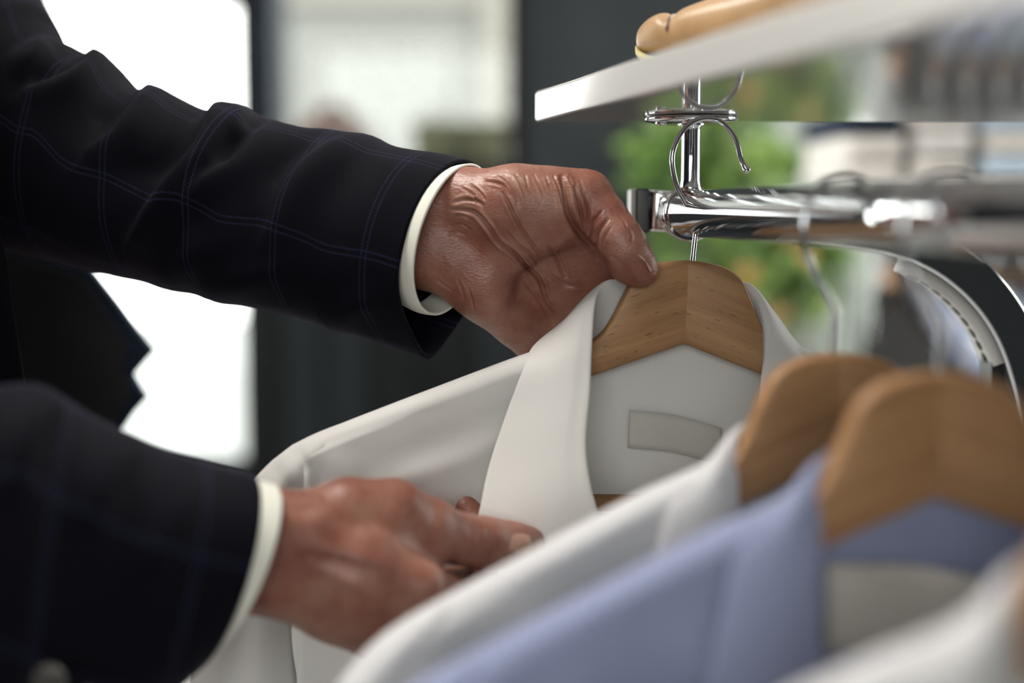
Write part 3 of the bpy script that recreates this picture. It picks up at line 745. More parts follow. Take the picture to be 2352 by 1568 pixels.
# metacarpals fan down to the right and away
chain(S, [(H(1010, 470, 8), 17), (H(1190, 520, 12), 16), (H(1370, 625, 28), 12.5)], 0.012)
chain(S, [(H(1010, 510, 10), 17), (H(1170, 570, 14), 16), (H(1335, 695, 33), 12.5)], 0.012)
chain(S, [(H(1005, 560, 10), 17), (H(1130, 620, 14), 16), (H(1285, 745, 34), 12.5)], 0.012)
chain(S, [(H(1000, 590, 10), 16), (H(1095, 660, 12), 14.5), (H(1222, 785, 30), 11.5)], 0.012)
# palm mounds
chain(S, [(H(1060, 600, 2), 15), (H(1130, 665, 4), 15), (H(1195, 740, 14), 13)], 0.014)      # little-finger side
chain(S, [(H(1100, 462, -4), 18.5), (H(1190, 462, -10), 19.5), (H(1275, 462, -10), 18), (H(1335, 452, -8), 14.5)], 0.010)   # thumb side
chain(S, [(H(1170, 500, -6), 14), (H(1260, 530, -2), 14), (H(1310, 570, 8), 12)], 0.022)
chain(S, [(H(1300, 500, -2), 13), (H(1372, 590, 14), 12.5), (H(1395, 625, 24), 11)], 0.018)
chain(S, [(H(1255, 520, 4), 13), (H(1320, 620, 20), 12.5)], 0.022)
chain(S, [(H(1190, 570, 0), 13), (H(1270, 610, 8), 13), (H(1335, 650, 20), 11)], 0.028)
S.ell(H(1300, 690, -4), (0.024, 0.012, 0.026), None, 0.030, True)
# thumb: metacarpal joint, interphalangeal joint, tip pressing on the hanger
chain(S, [(H(1322, 446, -8), 13.5), (H(1352, 447, -10), 13.0), (H(1392, 497, -15), 11.6), (H(1420, 543, -19), 12.6), (H(1440, 574, -20), 12.0), (H(1468, 612, -18), 9.6), (H(1476, 622, -17), 8.4)], 0.005)
S.ell(H(1448, 612, -17), (0.0125, 0.009, 0.0105), None, 0.006)
# fingers curl behind the hanger and the back of the collar
chain(S, [(H(1370, 625, 28), 11.5), (H(1470, 668, 44), 10), (H(1545, 690, 46), 9), (H(1592, 690, 36), 8)], 0.005)
chain(S, [(H(1335, 695, 33), 11.5), (H(1445, 740, 50), 10), (H(1530, 760, 51), 9), (H(1580, 755, 42), 8)], 0.005)
chain(S, [(H(1285, 745, 34), 11.5), (H(1395, 800, 51), 9.8), (H(1480, 825, 53), 8.8), (H(1530, 822, 47), 7.8)], 0.005)
chain(S, [(H(1222, 785, 30), 10.5), (H(1310, 850, 48), 8.8), (H(1380, 880, 52), 7.8), (H(1420, 880, 49), 7)], 0.005)
v, q = S.mesh(); v = relax(v, q, 9); v, q = subdiv(v, q)
def carve(v, q, lines, scale, facing=0.15):
    """creases: grooves with small raised lips along lines drawn on the side towards the viewer"""
    n = vnormals(v, q); uvp = proj(v); fr = np.clip((-n[:, 1] - 0.0) / 0.25, 0, 1)
    disp = np.zeros(len(v))
    for line, dep, wd in lines:
        ln = cr(np.array(line, float), max(8, len(line)*5)); lo_ = ln.min(0) - 40; hi_ = ln.max(0) + 40
        m = ((uvp > lo_) & (uvp < hi_)).all(1) & (fr > 0)
        if not m.any(): continue
        d, t, sg = poly_dist(uvp[m], ln); d = d / scale
        env = np.clip(np.sin(np.pi*np.clip(t, 0.0, 1)), 0, 1)**0.6
        disp[m] += env*(-dep*np.exp(-(d/wd)**2) + 0.38*dep*np.exp(-((d-2.1*wd)/(1.1*wd))**2))*fr[m]
    return v + n*disp[:, None]*mm
LC = [([(1030, 482), (1062, 482), (1092, 489), (1119, 519), (1149, 559), (1178, 579), (1205, 609), (1238, 640), (1255, 688), (1280, 718)], 1.9, 1.3),
      ([(1155, 440), (1178, 489), (1198, 526), (1225, 565), (1245, 590)], 1.2, 1.1),
      ([(1160, 530), (1190, 562), (1214, 580), (1240, 612)], 0.8, 0.9),
      ([(1288, 400), (1298, 440), (1306, 486), (1321, 519), (1344, 552), (1366, 578), (1375, 600)], 3.0, 2.0),
      ([(1318, 425), (1332, 470), (1338, 515), (1346, 540)], 1.1, 1.0), ([(1344, 450), (1352, 485), (1350, 515)], 0.7, 0.8),
      ([(1398, 500), (1376, 528), (1370, 552), (1373, 580)], 1.3, 1.2), ([(1404, 520), (1388, 545), (1380, 572)], 0.8, 0.8), ([(1386, 480), (1362, 508), (1356, 532)], 0.8, 0.9),
      ([(1110, 416), (1140, 420), (1158, 428), (1172, 453)], 1.0, 1.0), ([(1136, 402), (1160, 416), (1182, 446), (1190, 470)], 0.8, 0.8), ([(1183, 398), (1196, 422), (1208, 450)], 0.8, 0.8),
      ([(1205, 400), (1214, 430)], 0.5, 0.7), ([(1226, 400), (1240, 428), (1250, 452)], 0.6, 0.7), ([(1252, 402), (1266, 436)], 0.5, 0.7), ([(1270, 400), (1284, 436), (1290, 470)], 0.7, 0.8), ([(1304, 405), (1316, 430)], 0.6, 0.8), ([(1330, 412), (1342, 438)], 0.5, 0.8),
      ([(1040, 466), (1066, 458), (1094, 462), (1112, 474)], 1.0, 1.1), ([(1030, 500), (1058, 494), (1085, 506)], 0.7, 0.9), ([(1030, 520), (1056, 514), (1082, 528)], 0.6, 0.8), ([(1026, 540), (1050, 532), (1070, 540)], 0.4, 0.8),
      ([(1080, 424), (1100, 440), (1116, 462)], 0.6, 0.8), ([(1060, 430), (1084, 446), (1098, 468)], 0.5, 0.8),
      ([(1260, 560), (1285, 600), (1300, 640)], 0.9, 1.6), ([(1240, 610), (1290, 650), (1330, 660)], 0.8, 1.4), ([(1200, 640), (1240, 690), (1262, 730)], 0.5, 1.2),
      ([(1000, 640), (1020, 655), (1040, 668)], 0.5, 0.8), ([(1050, 640), (1062, 668), (1066, 690)], 0.5, 0.9), ([(1075, 660), (1084, 690), (1088, 710)], 0.5, 0.9),
      ([(1400, 585), (1420, 600), (1432, 625)], 0.4, 1.0), ([(1442, 522), (1452, 540), (1450, 556)], 0.5, 0.8), ([(1424, 500), (1436, 512), (1440, 528)], 0.4, 0.7)]
v = carve(v, q, [(l, d_*1.35, w_*0.85) for l, d_, w_ in LC], 3.9)
handL = (v, q)

# ---- lower right hand, back towards the viewer, pinching the shirt front between thumb and forefinger
RY = 0.70
def G(px, py, d=0.0): return P(px, py, RY + d*mm)
lo = np.array([-0.185, RY-0.045, P(1176, 1560, RY).z]); hi = np.array([0.045, RY+0.15, P(1176, 1040, RY).z])
S = SDF(lo, hi, 0.0012)
chain(S, [(G(330, 1190, -22), 27), (G(480, 1205, -12), 24), (G(600, 1222, -4), 20), (G(700, 1222, 0), 19)], 0.012)
chain(S, [(G(330, 1270, -20), 26), (G(480, 1290, -10), 23), (G(590, 1312, 0), 18.5), (G(680, 1330, 4), 18)], 0.012)
# metacarpals
chain(S, [(G(660, 1240, 2), 17), (G(830, 1285, 0), 15), (G(968, 1345, 2), 12.5)], 0.012)
chain(S, [(G(650, 1280, 4), 17), (G(820, 1340, 2), 14.5), (G(955, 1410, 6), 12.5)], 0.012)
chain(S, [(G(640, 1310, 8), 16), (G(790, 1380, 8), 14), (G(915, 1455, 14), 12)], 0.012)
chain(S, [(G(630, 1330, 12), 15), (G(760, 1400, 16), 13), (G(860, 1470, 24), 11)], 0.012)
# thumb: broad muscle, joint, tip lying along the shirt
chain(S, [(G(690, 1205, 8), 16), (G(800, 1180, 14), 17.5), (G(900, 1180, 22), 17), (G(985, 1212, 32), 14.5), (G(1060, 1238, 46), 12.6), (G(1115, 1246, 55), 12.8), (G(1172, 1250, 64), 11.4), (G(1212, 1249, 70), 9.8)], 0.007)
chain(S, [(G(860, 1240, 14), 15), (G(960, 1265, 26), 13)], 0.012)
# forefinger wraps behind and its tip shows above the thumb
chain(S, [(G(968, 1345, 2), 11.5), (G(1065, 1375, 40), 10), (G(1110, 1300, 80), 8.8), (G(1100, 1214, 99), 8.3), (G(1068, 1160, 106), 7.8)], 0.004)
chain(S, [(G(1000, 1345, 45), 9), (G(1075, 1330, 72), 8.5)], 0.004)
chain(S, [(G(955, 1410, 6), 11.5), (G(1045, 1440, 48), 10), (G(1080, 1390, 92), 9), (G(1060, 1330, 100), 8)], 0.004)
chain(S, [(G(915, 1455, 14), 11), (G(1000, 1500, 52), 9.6), (G(1010, 1460, 92), 8.6), (G(985, 1400, 100), 7.6)], 0.004)
chain(S, [(G(860, 1470, 24), 10), (G(930, 1530, 54), 8.6), (G(945, 1500, 84), 7.6), (G(925, 1450, 92), 6.8)], 0.004)
# knuckle pad seen in the gap under the thumb
v, q = S.mesh(); v = relax(v, q, 4); v, q = subdiv(v, q)
RC = [([(1088, 1190), (1098, 1212), (1096, 1240)], 0.7, 1.2), ([(1074, 1195), (1082, 1220), (1080, 1250)], 0.6, 1.2), ([(990, 1150), (1000, 1180), (990, 1220)], 0.6, 2.0),
      ([(880, 1120), (930, 1180), (985, 1290)], 0.8, 4.0), ([(700, 1290), (790, 1330), (900, 1390)], -0.7, 3.0), ([(690, 1250), (800, 1270), (920, 1310)], -0.8, 3.0), ([(640, 1160), (700, 1170), (760, 1150)], 0.6, 3.0)]
v = carve(v, q, RC, 4.6)
handR = (v, q)

# ---- rest of the body, coarse, inside the clothes
S = SDF((-0.85, 0.42, 0.0), (-0.05, 1.32, 1.86), 0.011)
chain(S, [(Vector((-0.47, 0.86, 0.92)), 150), (Vector((-0.47, 0.86, 1.12)), 135), (Vector((-0.475, 0.86, 1.36)), 120)], 0.05)
for sY in (0.76, 0.96): chain(S, [(Vector((-0.47, sY, 0.95)), 105), (Vector((-0.47, sY, 1.32)), 105)], 0.05)
chain(S, [(Vector((-0.475, 0.68, 1.42)), 62), (Vector((-0.475, 1.04, 1.42)), 62)], 0.05)
chain(S, [(Vector((-0.47, 0.86, 1.42)), 62), (Vector((-0.445, 0.86, 1.55)), 57)], 0.04)
S.ell((-0.425, 0.86, 1.67), (0.098, 0.078, 0.125), None, 0.03)                                 # head above the frame
S.ell((-0.40, 0.86, 1.60), (0.075, 0.06, 0.065), None, 0.03)
S.cone((-0.335, 0.86, 1.69), (-0.308, 0.86, 1.645), 0.011, 0.015, 0.02)                         # nose
for sY in (-1, 1):
    S.ell((-0.43, 0.86+sY*0.078, 1.66), (0.02, 0.010, 0.032), None, 0.01); S.ell((-0.335, 0.86+sY*0.032, 1.685), (0.014, 0.014, 0.010), None, 0.01, True)
S.cone((-0.330, 0.845, 1.612), (-0.330, 0.875, 1.612), 0.008, 0.008, 0.012)
Lsh = P(-330, -190, 1.06); Lel = P(-60, 330, 0.98)
chain(S, [(Lsh, 62), (Lel, 48)], 0.03); chain(S, [(Lel, 46), (H(720, 505, 30), 27)], 0.02)
Rsh = Vector((-0.475, 0.66, 1.42)); Rel = Vector((-0.34, 0.58, 1.06))
chain(S, [(Rsh, 60), (Rel, 48)], 0.03); chain(S, [(Rel, 46), (G(330, 1230, -21), 27)], 0.02)
for sY in (0.77, 0.95): chain(S, [(Vector((-0.47, sY, 0.90)), 95), (Vector((-0.46, sY, 0.50)), 62), (Vector((-0.48, sY, 0.09)), 44), (Vector((-0.44, sY, 0.045)), 40), (Vector((-0.34, sY, 0.035)), 34)], 0.04)
vB, qB = S.mesh(); vB = relax(vB, qB, 2)
vs_all = []; qs_all = []; off = 0
for vv, qq in (handL, handR, (vB, qB)): vs_all.append(vv); qs_all.append(qq + off); off += len(vv)
body = mesh_obj('body', np.concatenate(vs_all), np.concatenate(qs_all), M['skin']); adopt(body, person)
tag(body, 'bare hands, the upper with its creased palm showing')

# ---- fingernails
def nail(center, axis, normal, ln, wd, curve=0.35):
    a = Vector(axis).normalized(); n = Vector(normal).normalized(); n = (n - a*n.dot(a)).normalized(); b = a.cross(n)
    nu, nv = 12, 9; v = []
    for i in range(nu):
        u = i/(nu-1)*2-1
        for j in range(nv):
            w = j/(nv-1)*2-1
            ww = wd*(1 - 0.18*max(0, u)**2 - 0.25*max(0, -u)**3); uu = ln*(u*(1 - 0.10*w*w) - (0.12*w*w if u > 0 else -0.10*w*w))
            p = Vector(center) + a*uu + b*(ww*w) - n*(curve*wd*w*w + 0.10*ln*u*u)
            v.append(p)
    o = mesh_obj('fingernail', v, grid_faces(nu, nv), M['nail']); adopt(o, person); o.parent = body; o.matrix_parent_inverse = body.matrix_world.inverted() if False else Matrix()
    solid(o, 0.0006, 1); return o
bpy.context.view_layer.update()
def nail_fix(o):
    o.parent = body; o.matrix_parent_inverse = (Matrix.Translation(Vector(person.location)) @ body.matrix_parent_inverse).inverted() @ Matrix(); return o
def on_surface(vq, px, py, lift=0.3):
    """nearest surface point of a hand under a photo pixel, on the side towards the viewer"""
    vv, qq = vq; n = vnormals(vv, qq); uvp = proj(vv); d = np.linalg.norm(uvp - (px, py), axis=1); m = np.where((d < 5))[0]
    k = m[np.argmin(vv[m, 1])]
    return Vector(vv[k]) + Vector(n[k])*lift*mm, Vector(n[k])
c, n = on_surface(handR, 1192, 1232); nail_fix(nail(c + n*0.0003, P(1230, 1240, 0.768) - P(1140, 1225, 0.757), n + Vector((0, 0, 0.25)), 0.0098, 0.0080))
c, n = on_surface(handL, 1488, 596); nail_fix(nail(c + Vector((-0.0003, 0.0030, -0.0005)), P(1503, 622, 0.824) - P(1462, 566, 0.822), Vector((0.80, 0.25, 0.45)), 0.0078, 0.0058))
c, n = on_surface(handR, 1062, 1154); nail_fix(nail(c - n*0.0006, P(1062, 1145, 0.82) - P(1070, 1180, 0.815), n, 0.0055, 0.0048))

# ---- clothes
def ring_sleeve(name, tops, bots, Ys, drs, th, nst, mtl, parent, folds=(), seg=96, cut=None, facing=True, v0=0.0, point=0.0):
    """tube of cloth given by its upper and lower outline (photo pixels at distance Y) and its depth radius (mm)"""
    A = cr(np.array([(*t, y) for t, y in zip(tops, Ys)], float), nst); B = cr(np.array([(*b, y) for b, y in zip(bots, Ys)], float), nst); D = cr(np.array([(d, t, 0) for d, t in zip(drs, th)], float), nst)
    a3 = np.array([tuple(P(*r)) for r in A]); b3 = np.array([tuple(P(*r)) for r in B]); c3 = (a3+b3)/2; h3 = (a3-b3)/2
    ul = np.r_[0, np.cumsum(np.linalg.norm(np.diff(c3, axis=0), axis=1))]
    v = []; uv = []
    for k in range(nst):
        t = math.radians(D[k, 1]); dv = np.array((-math.sin(t), -math.cos(t), 0))*D[k, 0]*mm
        hl = np.linalg.norm(h3[k])
        for j in range(seg):
            a = 2*math.pi*j/seg; ca, sa = math.cos(a), math.sin(a)
            pt = (1 - 0.55*point*max(0.0, 1 - k/24)*max(0.0, -ca)**2); v.append(c3[k] + h3[k]*ca*(1 + 0.02*(1-pt)) + dv*sa*pt)
            uv.append((ul[k], v0 + (hl + D[k, 0]*mm)/2*a))
    v = np.array(v); fs = np.array(grid_faces(nst, seg, True)); n = vnormals(v, fs)
    cen = np.repeat(c3, seg, 0); flip = np.sign(((v-cen)*n).sum(1).mean()); n *= flip
    if flip < 0: fs = fs[:, ::-1]
    uvp = proj(v); fr = np.clip((-n[:, 1] + 0.35)/0.5, 0, 1); disp = np.zeros(len(v))
    for line, amp, wd, skew in folds:
        d, t, sg = poly_dist(uvp, cr(np.array(line, float), max(6, len(line)*5))); d = d/3.9
        w = np.where(sg*skew > 0, wd*0.55, wd*1.5) if skew else wd
        disp += 1.45*amp*np.exp(-(d/w)**2)*np.clip(np.sin(np.pi*np.clip(t*0.9+0.08, 0, 1)), 0, 1)**0.5*fr
    v = v + n*disp[:, None]*mm
    # clean uv seam: separate the last column
    o = mesh_obj(name, v, fs, mtl, None, True, uv); adopt(o, parent); return o

jacket = empty('jacket', (0, 0, 0)); jacket.parent = person; jacket.matrix_parent_inverse = Matrix.Translation(-Vector(person.location))
tag(jacket, 'dark navy jacket with a faint blue windowpane check')
def jadopt(o): o.parent = jacket; o.matrix_parent_inverse = Matrix(); return o
tops = [(1068, 366), (1000, 350), (900, 340), (850, 322), (800, 306), (740, 292), (690, 291), (640, 289), (600, 268), (560, 252), (520, 251), (487, 258), (440, 241), (380, 215), (310, 200), (280, 185), (250, 152), (222, 128), (185, 122), (150, 101), (105, 90), (80, 48), (55, -15), (-60, -200), (-180, -330)]
bots = [(986, 822), (905, 795), (815, 765), (765, 748), (715, 735), (660, 722), (615, 712), (575, 702), (535, 694), (505, 685), (478, 676), (445, 670), (410, 662), (360, 650), (300, 640), (262, 632), (225, 625), (195, 618), (160, 608), (125, 600), (85, 590), (45, 580), (10, 562), (-200, 500), (-420, 330)]
nn = len(tops)
Ys = list(np.interp([t[0] for t in tops], [-180, 60, 1068], [1.06, 0.955, 0.852]))
ths = list(np.interp(np.arange(nn), [0, 4, nn-1], [33, 22, 18])); drs = list(np.interp(np.arange(nn), [0, 8, 20, nn-1], [47, 54, 62, 70]))
LF = [([(500, 255), (471, 314), (423, 390), (347, 488), (300, 560)], 7.5, 8, 1), ([(455, 300), (410, 345), (360, 380), (290, 400)], -5, 9, 0),
      ([(632, 292), (585, 325), (542, 374), (480, 420), (430, 470)], 5, 8, 1), ([(570, 300), (530, 340), (500, 380)], -4, 8, 0),
      ([(347, 203), (303, 255), (270, 315), (200, 360)], 6, 8, 1), ([(300, 215), (255, 260), (215, 290)], -5, 8, 0),
      ([(217, 124), (190, 160), (125, 190), (60, 215)], 6, 7, 1), ([(170, 145), (120, 170), (60, 180)], -4, 7, 0),
      ([(840, 322), (748, 350), (677, 412), (640, 500), (600, 580)], 4, 10, 1), ([(720, 320), (660, 370), (620, 430)], -3, 9, 0),
      ([(560, 255), (545, 285), (560, 310)], 2.5, 6, 0), ([(900, 350), (860, 420), (820, 560)], 1.5, 14, 0), ([(105, 95), (70, 140), (20, 160)], 5, 8, 0),
      ([(480, 676), (560, 640), (660, 620)], 3, 10, 0), ([(760, 745), (820, 700), (880, 690)], 2.5, 8, 0), ([(380, 655), (420, 600), (500, 560)], 3, 12, 0)]
o = ring_sleeve('sleeve', tops, bots, Ys, drs, ths, 190, M['suit'], person, LF, 120, point=1.0); jadopt(o); solid(o, 0.0022)
# right sleeve
topsR = [(582, 1090), (520, 1076), (450, 1058), (380, 1034), (300, 1000), (220, 958), (150, 918), (100, 892), (50, 882), (0, 886), (-120, 900), (-330, 940), (-560, 1010)]
botsR = [(424, 1535), (370, 1590), (300, 1650), (240, 1690), (170, 1720), (100, 1745), (40, 1760), (-10, 1770), (-60, 1775), (-110, 1780), (-230, 1785), (-430, 1780), (-640, 1740)]
YsR = list(np.interp([t[0] for t in topsR], [-560, 0, 582], [0.575, 0.635, 0.70])); m_ = len(topsR)
RF = [([(300, 1010), (240, 1100), (200, 1220)], 4, 12, 0), ([(120, 900), (60, 1000), (40, 1150)], 4, 12, 0), ([(450, 1080), (400, 1200), (330, 1330)], 3, 12, 0)]
o = ring_sleeve('sleeve', topsR, botsR, YsR, list(np.interp(np.arange(m_), [0, m_-1], [50, 66])), list(np.interp(np.arange(m_), [0, 3, m_-1], [-24, -14, -8])), 90, M['suit'], person, RF, 100, v0=0.02); jadopt(o); solid(o, 0.0022)
# upper right arm of the jacket
def tube_obj(name, pts, rad, mtl, parent): return tube(name, [tuple(x) for x in cr([tuple(p) for p in pts], 24)], list(np.interp(np.linspace(0, 1, 24), np.linspace(0, 1, len(rad)), rad)), mtl, None, 40)
o = tube_obj('upper_sleeve', [(-0.475, 0.67, 1.43), (-0.43, 0.62, 1.26), (-0.36, 0.575, 1.06), (-0.30, 0.585, 1.02)], [0.075, 0.076, 0.070, 0.058], M['suit'], None); jadopt(o)
o = tube_obj('upper_sleeve', [(-0.475, 1.05, 1.43), tuple(P(-330, -120, 1.06)), tuple(P(-150, 90, 1.02))], [0.078, 0.078, 0.070], M['suit'], None); jadopt(o)
# torso of the jacket
def loft(name, secs, mtl, seg=64, openfront=0):
    v = []; uv = []
    for (cx, cy, z, rx, ry) in secs:
        for j in range(seg):
            a = 2*math.pi*j/seg; ca, sa = math.cos(a), math.sin(a); v.append((cx + rx*math.copysign(abs(ca)**0.8, ca), cy + ry*math.copysign(abs(sa)**0.8, sa), z)); uv.append((z, 0.15*a))
    fs = [f[::-1] for f in grid_faces(len(secs), seg, True)] + [tuple(range(seg)), tuple((len(secs)-1)*seg+j for j in range(seg-1, -1, -1))]
    return mesh_obj(name, v, fs, mtl, None, True, uv)
o = loft('torso', [tuple(r) for r in cr([(-0.47, 0.86, 0.74, 0.135, 0.225), (-0.47, 0.86, 0.92, 0.135, 0.215), (-0.472, 0.86, 1.10, 0.13, 0.205), (-0.478, 0.86, 1.28, 0.135, 0.225), (-0.48, 0.86, 1.40, 0.12, 0.235), (-0.478, 0.86, 1.47, 0.085, 0.17), (-0.475, 0.86, 1.50, 0.06, 0.08)], 40)], M['suit']); jadopt(o)
# front edge of the jacket in view and the farther front flap hanging open
def slab(name, poly, Y, th, mtl, n=8, bulge=0.0, rim=0.0):
    pts = cr(np.array(poly + [poly[0]], float), len(poly)*n)[:-1] if n > 1 else np.array(poly, float)
    bm = bmesh.new(); vf = [bm.verts.new(P(x, y, Y)) for x, y in pts]; f0 = bm.faces.new(vf)
    r = bmesh.ops.extrude_face_region(bm, geom=[f0]); 
    for e in r['geom']:
        if isinstance(e, bmesh.types.BMVert): e.co.y += th
    bmesh.ops.recalc_face_normals(bm, faces=bm.faces[:]); return bm_obj(name, bm, mtl)
o = slab('front_edge', [(-260, 430), (-2, 540), (8, 600), (22, 700), (36, 790), (50, 872), (62, 980), (40, 1120), (-260, 1150)], 0.855, 0.004, M['suit'], 1); jadopt(o); bevel(o, 0.0012, 2)
o = slab('edge_band', [(-12, 540), (2, 548), (14, 610), (28, 705), (42, 790), (54, 868), (64, 960), (50, 960), (36, 870), (22, 790), (8, 705), (-6, 610)], 0.8525, 0.003, M['suit'], 1); jadopt(o); bevel(o, 0.001, 2)
o = slab('front_flap', [(-200, 520), (40, 575), (205, 618), (262, 690), (312, 758), (350, 806), (322, 838), (302, 862), (318, 890), (334, 914), (300, 952), (262, 1010), (120, 1080), (-200, 1050)], 1.15, 0.012, M['navy'], 1); jadopt(o)
o = slab('flap_lining', [(-190, 530), (40, 590), (190, 640), (245, 720), (290, 790), (280, 850), (300, 905), (240, 1000), (-190, 1040)], 1.146, 0.003, M['lining'], 1); jadopt(o)
for k, (px, py) in enumerate(((120, 1556), (205, 1610))):
    c = P(px, py, 0.596); v = []
    prof = [(0.0, -0.0012), (0.0030, -0.0012), (0.0040, -0.0030), (0.0066, -0.0030), (0.0074, -0.0018), (0.0074, 0.0004)]
    seg = 28
    for r_, h_ in prof:
        for j in range(seg): v.append((c.x + r_*math.cos(2*math.pi*j/seg), c.y - 0.004 + h_, c.z + r_*math.sin(2*math.pi*j/seg)))
    b_ = mesh_obj('sleeve_button', v, [f[::-1] for f in grid_faces(len(prof), seg, True)], M['button']); jadopt(b_)
# shirt cuffs
def cuff(tops, bots, Ys, drs, ths): 
    o = ring_sleeve('shirt_cuff', tops, bots, Ys, drs, ths, 40, M['cuff'], person, (), 96); solid(o, 0.0016); return o
o = cuff([(1082, 375), (1062, 378), (1040, 386), (1010, 396)], [(1004, 724), (986, 722), (968, 716), (945, 705)], [0.847, 0.850, 0.853, 0.857], [41, 41, 40, 36], [29, 30, 31, 32])
tag(o, 'ivory shirt cuff')
o = cuff([(634, 1113), (600, 1106), (560, 1100), (460, 1090)], [(450, 1512), (420, 1510), (390, 1505), (300, 1480)], [0.70, 0.697, 0.693, 0.683], [44, 44, 45, 46], [-24, -23, -20, -14])
tag(o, 'ivory shirt cuff')
# trousers, shoes, hair
tr_ = empty('trousers', (0, 0, 0)); tr_.parent = person; tr_.matrix_parent_inverse = Matrix.Translation(-Vector(person.location))
for sY in (0.77, 0.95):
    o = tube_obj('trouser_leg', [(-0.47, sY, 0.98), (-0.47, sY, 0.72), (-0.46, sY, 0.48), (-0.475, sY, 0.10), (-0.475, sY, 0.05)], [0.115, 0.110, 0.085, 0.075, 0.074], M['suit'], None); o.parent = tr_; o.matrix_parent_inverse = Matrix()
    S = SDF((-0.62, sY-0.08, 0.0), (-0.22, sY+0.08, 0.14), 0.006); chain(S, [(Vector((-0.50, sY, 0.05)), 46), (Vector((-0.42, sY, 0.052)), 46), (Vector((-0.31, sY, 0.036)), 36)], 0.02)
    vv, qq = S.mesh(); vv[:, 2] = np.maximum(vv[:, 2], 0.001); o = mesh_obj('shoe', vv, qq, M['button']); adopt(o, person)
S = SDF((-0.60, 0.72, 1.5), (-0.25, 1.0, 1.9), 0.008); S.ell((-0.445, 0.86, 1.70), (0.105, 0.086, 0.115), None, 0.01); S.ell((-0.335, 0.86, 1.62), (0.095, 0.10, 0.115), None, 0.015, True)
vv, qq = S.mesh(); o = mesh_obj('hair', vv, qq, M['bark']); adopt(o, person)
# short dark hairs on the wrist and the edge of the raised hand
hv = []; hf = []
uvL = proj(handL[0]); nL = vnormals(*handL)
def hairs(px0, py0, px1, py1, cnt, up):
    for _ in range(cnt):
        t = random.random(); px, py = px0+(px1-px0)*t + random.uniform(-4, 4), py0+(py1-py0)*t + random.uniform(-4, 4)
        d = np.linalg.norm(uvL - (px, py), axis=1); k = int(np.argmin(d)); p = Vector(handL[0][k]); n = Vector(nL[k])
        ln = random.uniform(0.003, 0.007); dr = (n + Vector((random.uniform(-.6, .9), random.uniform(-.4, .4), random.uniform(-.5, .5)))).normalized(); cu = Vector((random.uniform(-1, 1), 0, random.uniform(-1, 1)))*0.0018
        b0 = len(hv)
        for s in range(5):
            u = s/4; c = p + dr*ln*u + cu*u*u; w = 0.00006*(1-0.6*u)
            for a in range(3): hv.append(c + Vector((math.cos(a*2.094)*w, math.sin(a*2.094)*w, math.cos(a*2.094+1)*w)))
        for s in range(4):
            for a in range(3): hf.append((b0+s*3+a, b0+s*3+(a+1) % 3, b0+s*3+3+(a+1) % 3, b0+s*3+3+a))
hairs(1090, 384, 1360, 398, 34, 1); hairs(1040, 685, 1195, 825, 34, -1)
o = mesh_obj('hand_hair', hv, hf, M['bark']); adopt(o, person); o['kind'] = 'stuff'

# ================================================================== BACKGROUND
# pale building across the street, seen through the second window
bl = empty('building', (0.0, 10.0, 0)); 
M['facade'] = noise_mat('pale_render', (0.155, 0.157, 0.149), (0.172, 0.173, 0.162), 1.2, 0.9)
M['pavement'] = noise_mat('pale_pavement', (0.26, 0.27, 0.265), (0.30, 0.31, 0.305), 2.0, 0.9)
M['facade2'] = noise_mat('cream_render', (0.172, 0.164, 0.145), (0.185, 0.177, 0.157), 1.2, 0.9)
box('wall', bx(560, 10), bx(1290, 10), 10, 10.4, 0, 6.5, M['facade'], bl); box('pier', bx(1108, 10), bx(1290, 10), 9.9, 10.0, 0, 6.5, M['facade2'], bl)
for k in range(2): box('ledge', bx(560, 10), bx(1100, 10), 9.9, 10.0, 2.6 + k*2.2, 2.72 + k*2.2, M['facade2'], bl)
tag(bl, 'pale grey building outside the window to the right of the pillar', 'building')
struct(box('ground_outside', -14, 14, WB + 0.2, 16, -0.12, -0.02, M['pavement']))
# dark sideboard under that window with a bag and a box
CY = 4.25
def cx(px): return P(px, 480, CY).x
sb = empty('sideboard', (cx(890), CY, 0)); CZ = P(1176, 372, CY).z
box('carcass', cx(578), cx(1212), CY, CY+0.4, 0.0, CZ, M['cabinet'], sb, 0.004)
ed = [578, 640, 742, 850, 968, 1090, 1212]
for k in range(6): box('panel', cx(ed[k]) + 0.006, cx(ed[k+1]) - 0.006, CY-0.02, CY-0.0005, 0.06, CZ-0.03, M['cabinet2'] if k in (1, 2, 5) else M['cabinet'], sb, 0.003)
tag(sb, 'tall dark slate sideboard behind the two hands below the window', 'sideboard')
# brown bag: soft body, flap, peaked handle
bg = empty('leather_bag', (cx(745), CY+0.15, CZ))
def soft(name, x0, x1, y0, y1, z0, z1, m, parent, e=0.35, taper=0.0, seg=28):
    v = []; cxx, cyy, czz = (x0+x1)/2, (y0+y1)/2, (z0+z1)/2; nr = 18
    for i in range(nr+1):
        a = -math.pi/2 + math.pi*i/nr; ca, sa = math.cos(a), math.sin(a); ca = max(ca, 0)**e; sz = math.copysign(abs(sa)**e, sa)
        for j in range(seg):
            b = 2*math.pi*j/seg; cb, sb_ = math.cos(b), math.sin(b); k = 1 - taper*(sz+1)/2
            v.append((cxx + (x1-x0)/2*ca*k*math.copysign(abs(cb)**e, cb), cyy + (y1-y0)/2*ca*k*math.copysign(abs(sb_)**e, sb_), czz + (z1-z0)/2*sz))
    o = mesh_obj(name, v, [f[::-1] for f in grid_faces(nr+1, seg, True)], m); adopt(o, parent); return o
bt = P(1176, 292, CY).z
soft('bag_body', cx(640), cx(848), CY+0.05, CY+0.27, CZ, bt, M['brown_leather'], bg, 0.45, 0.08)
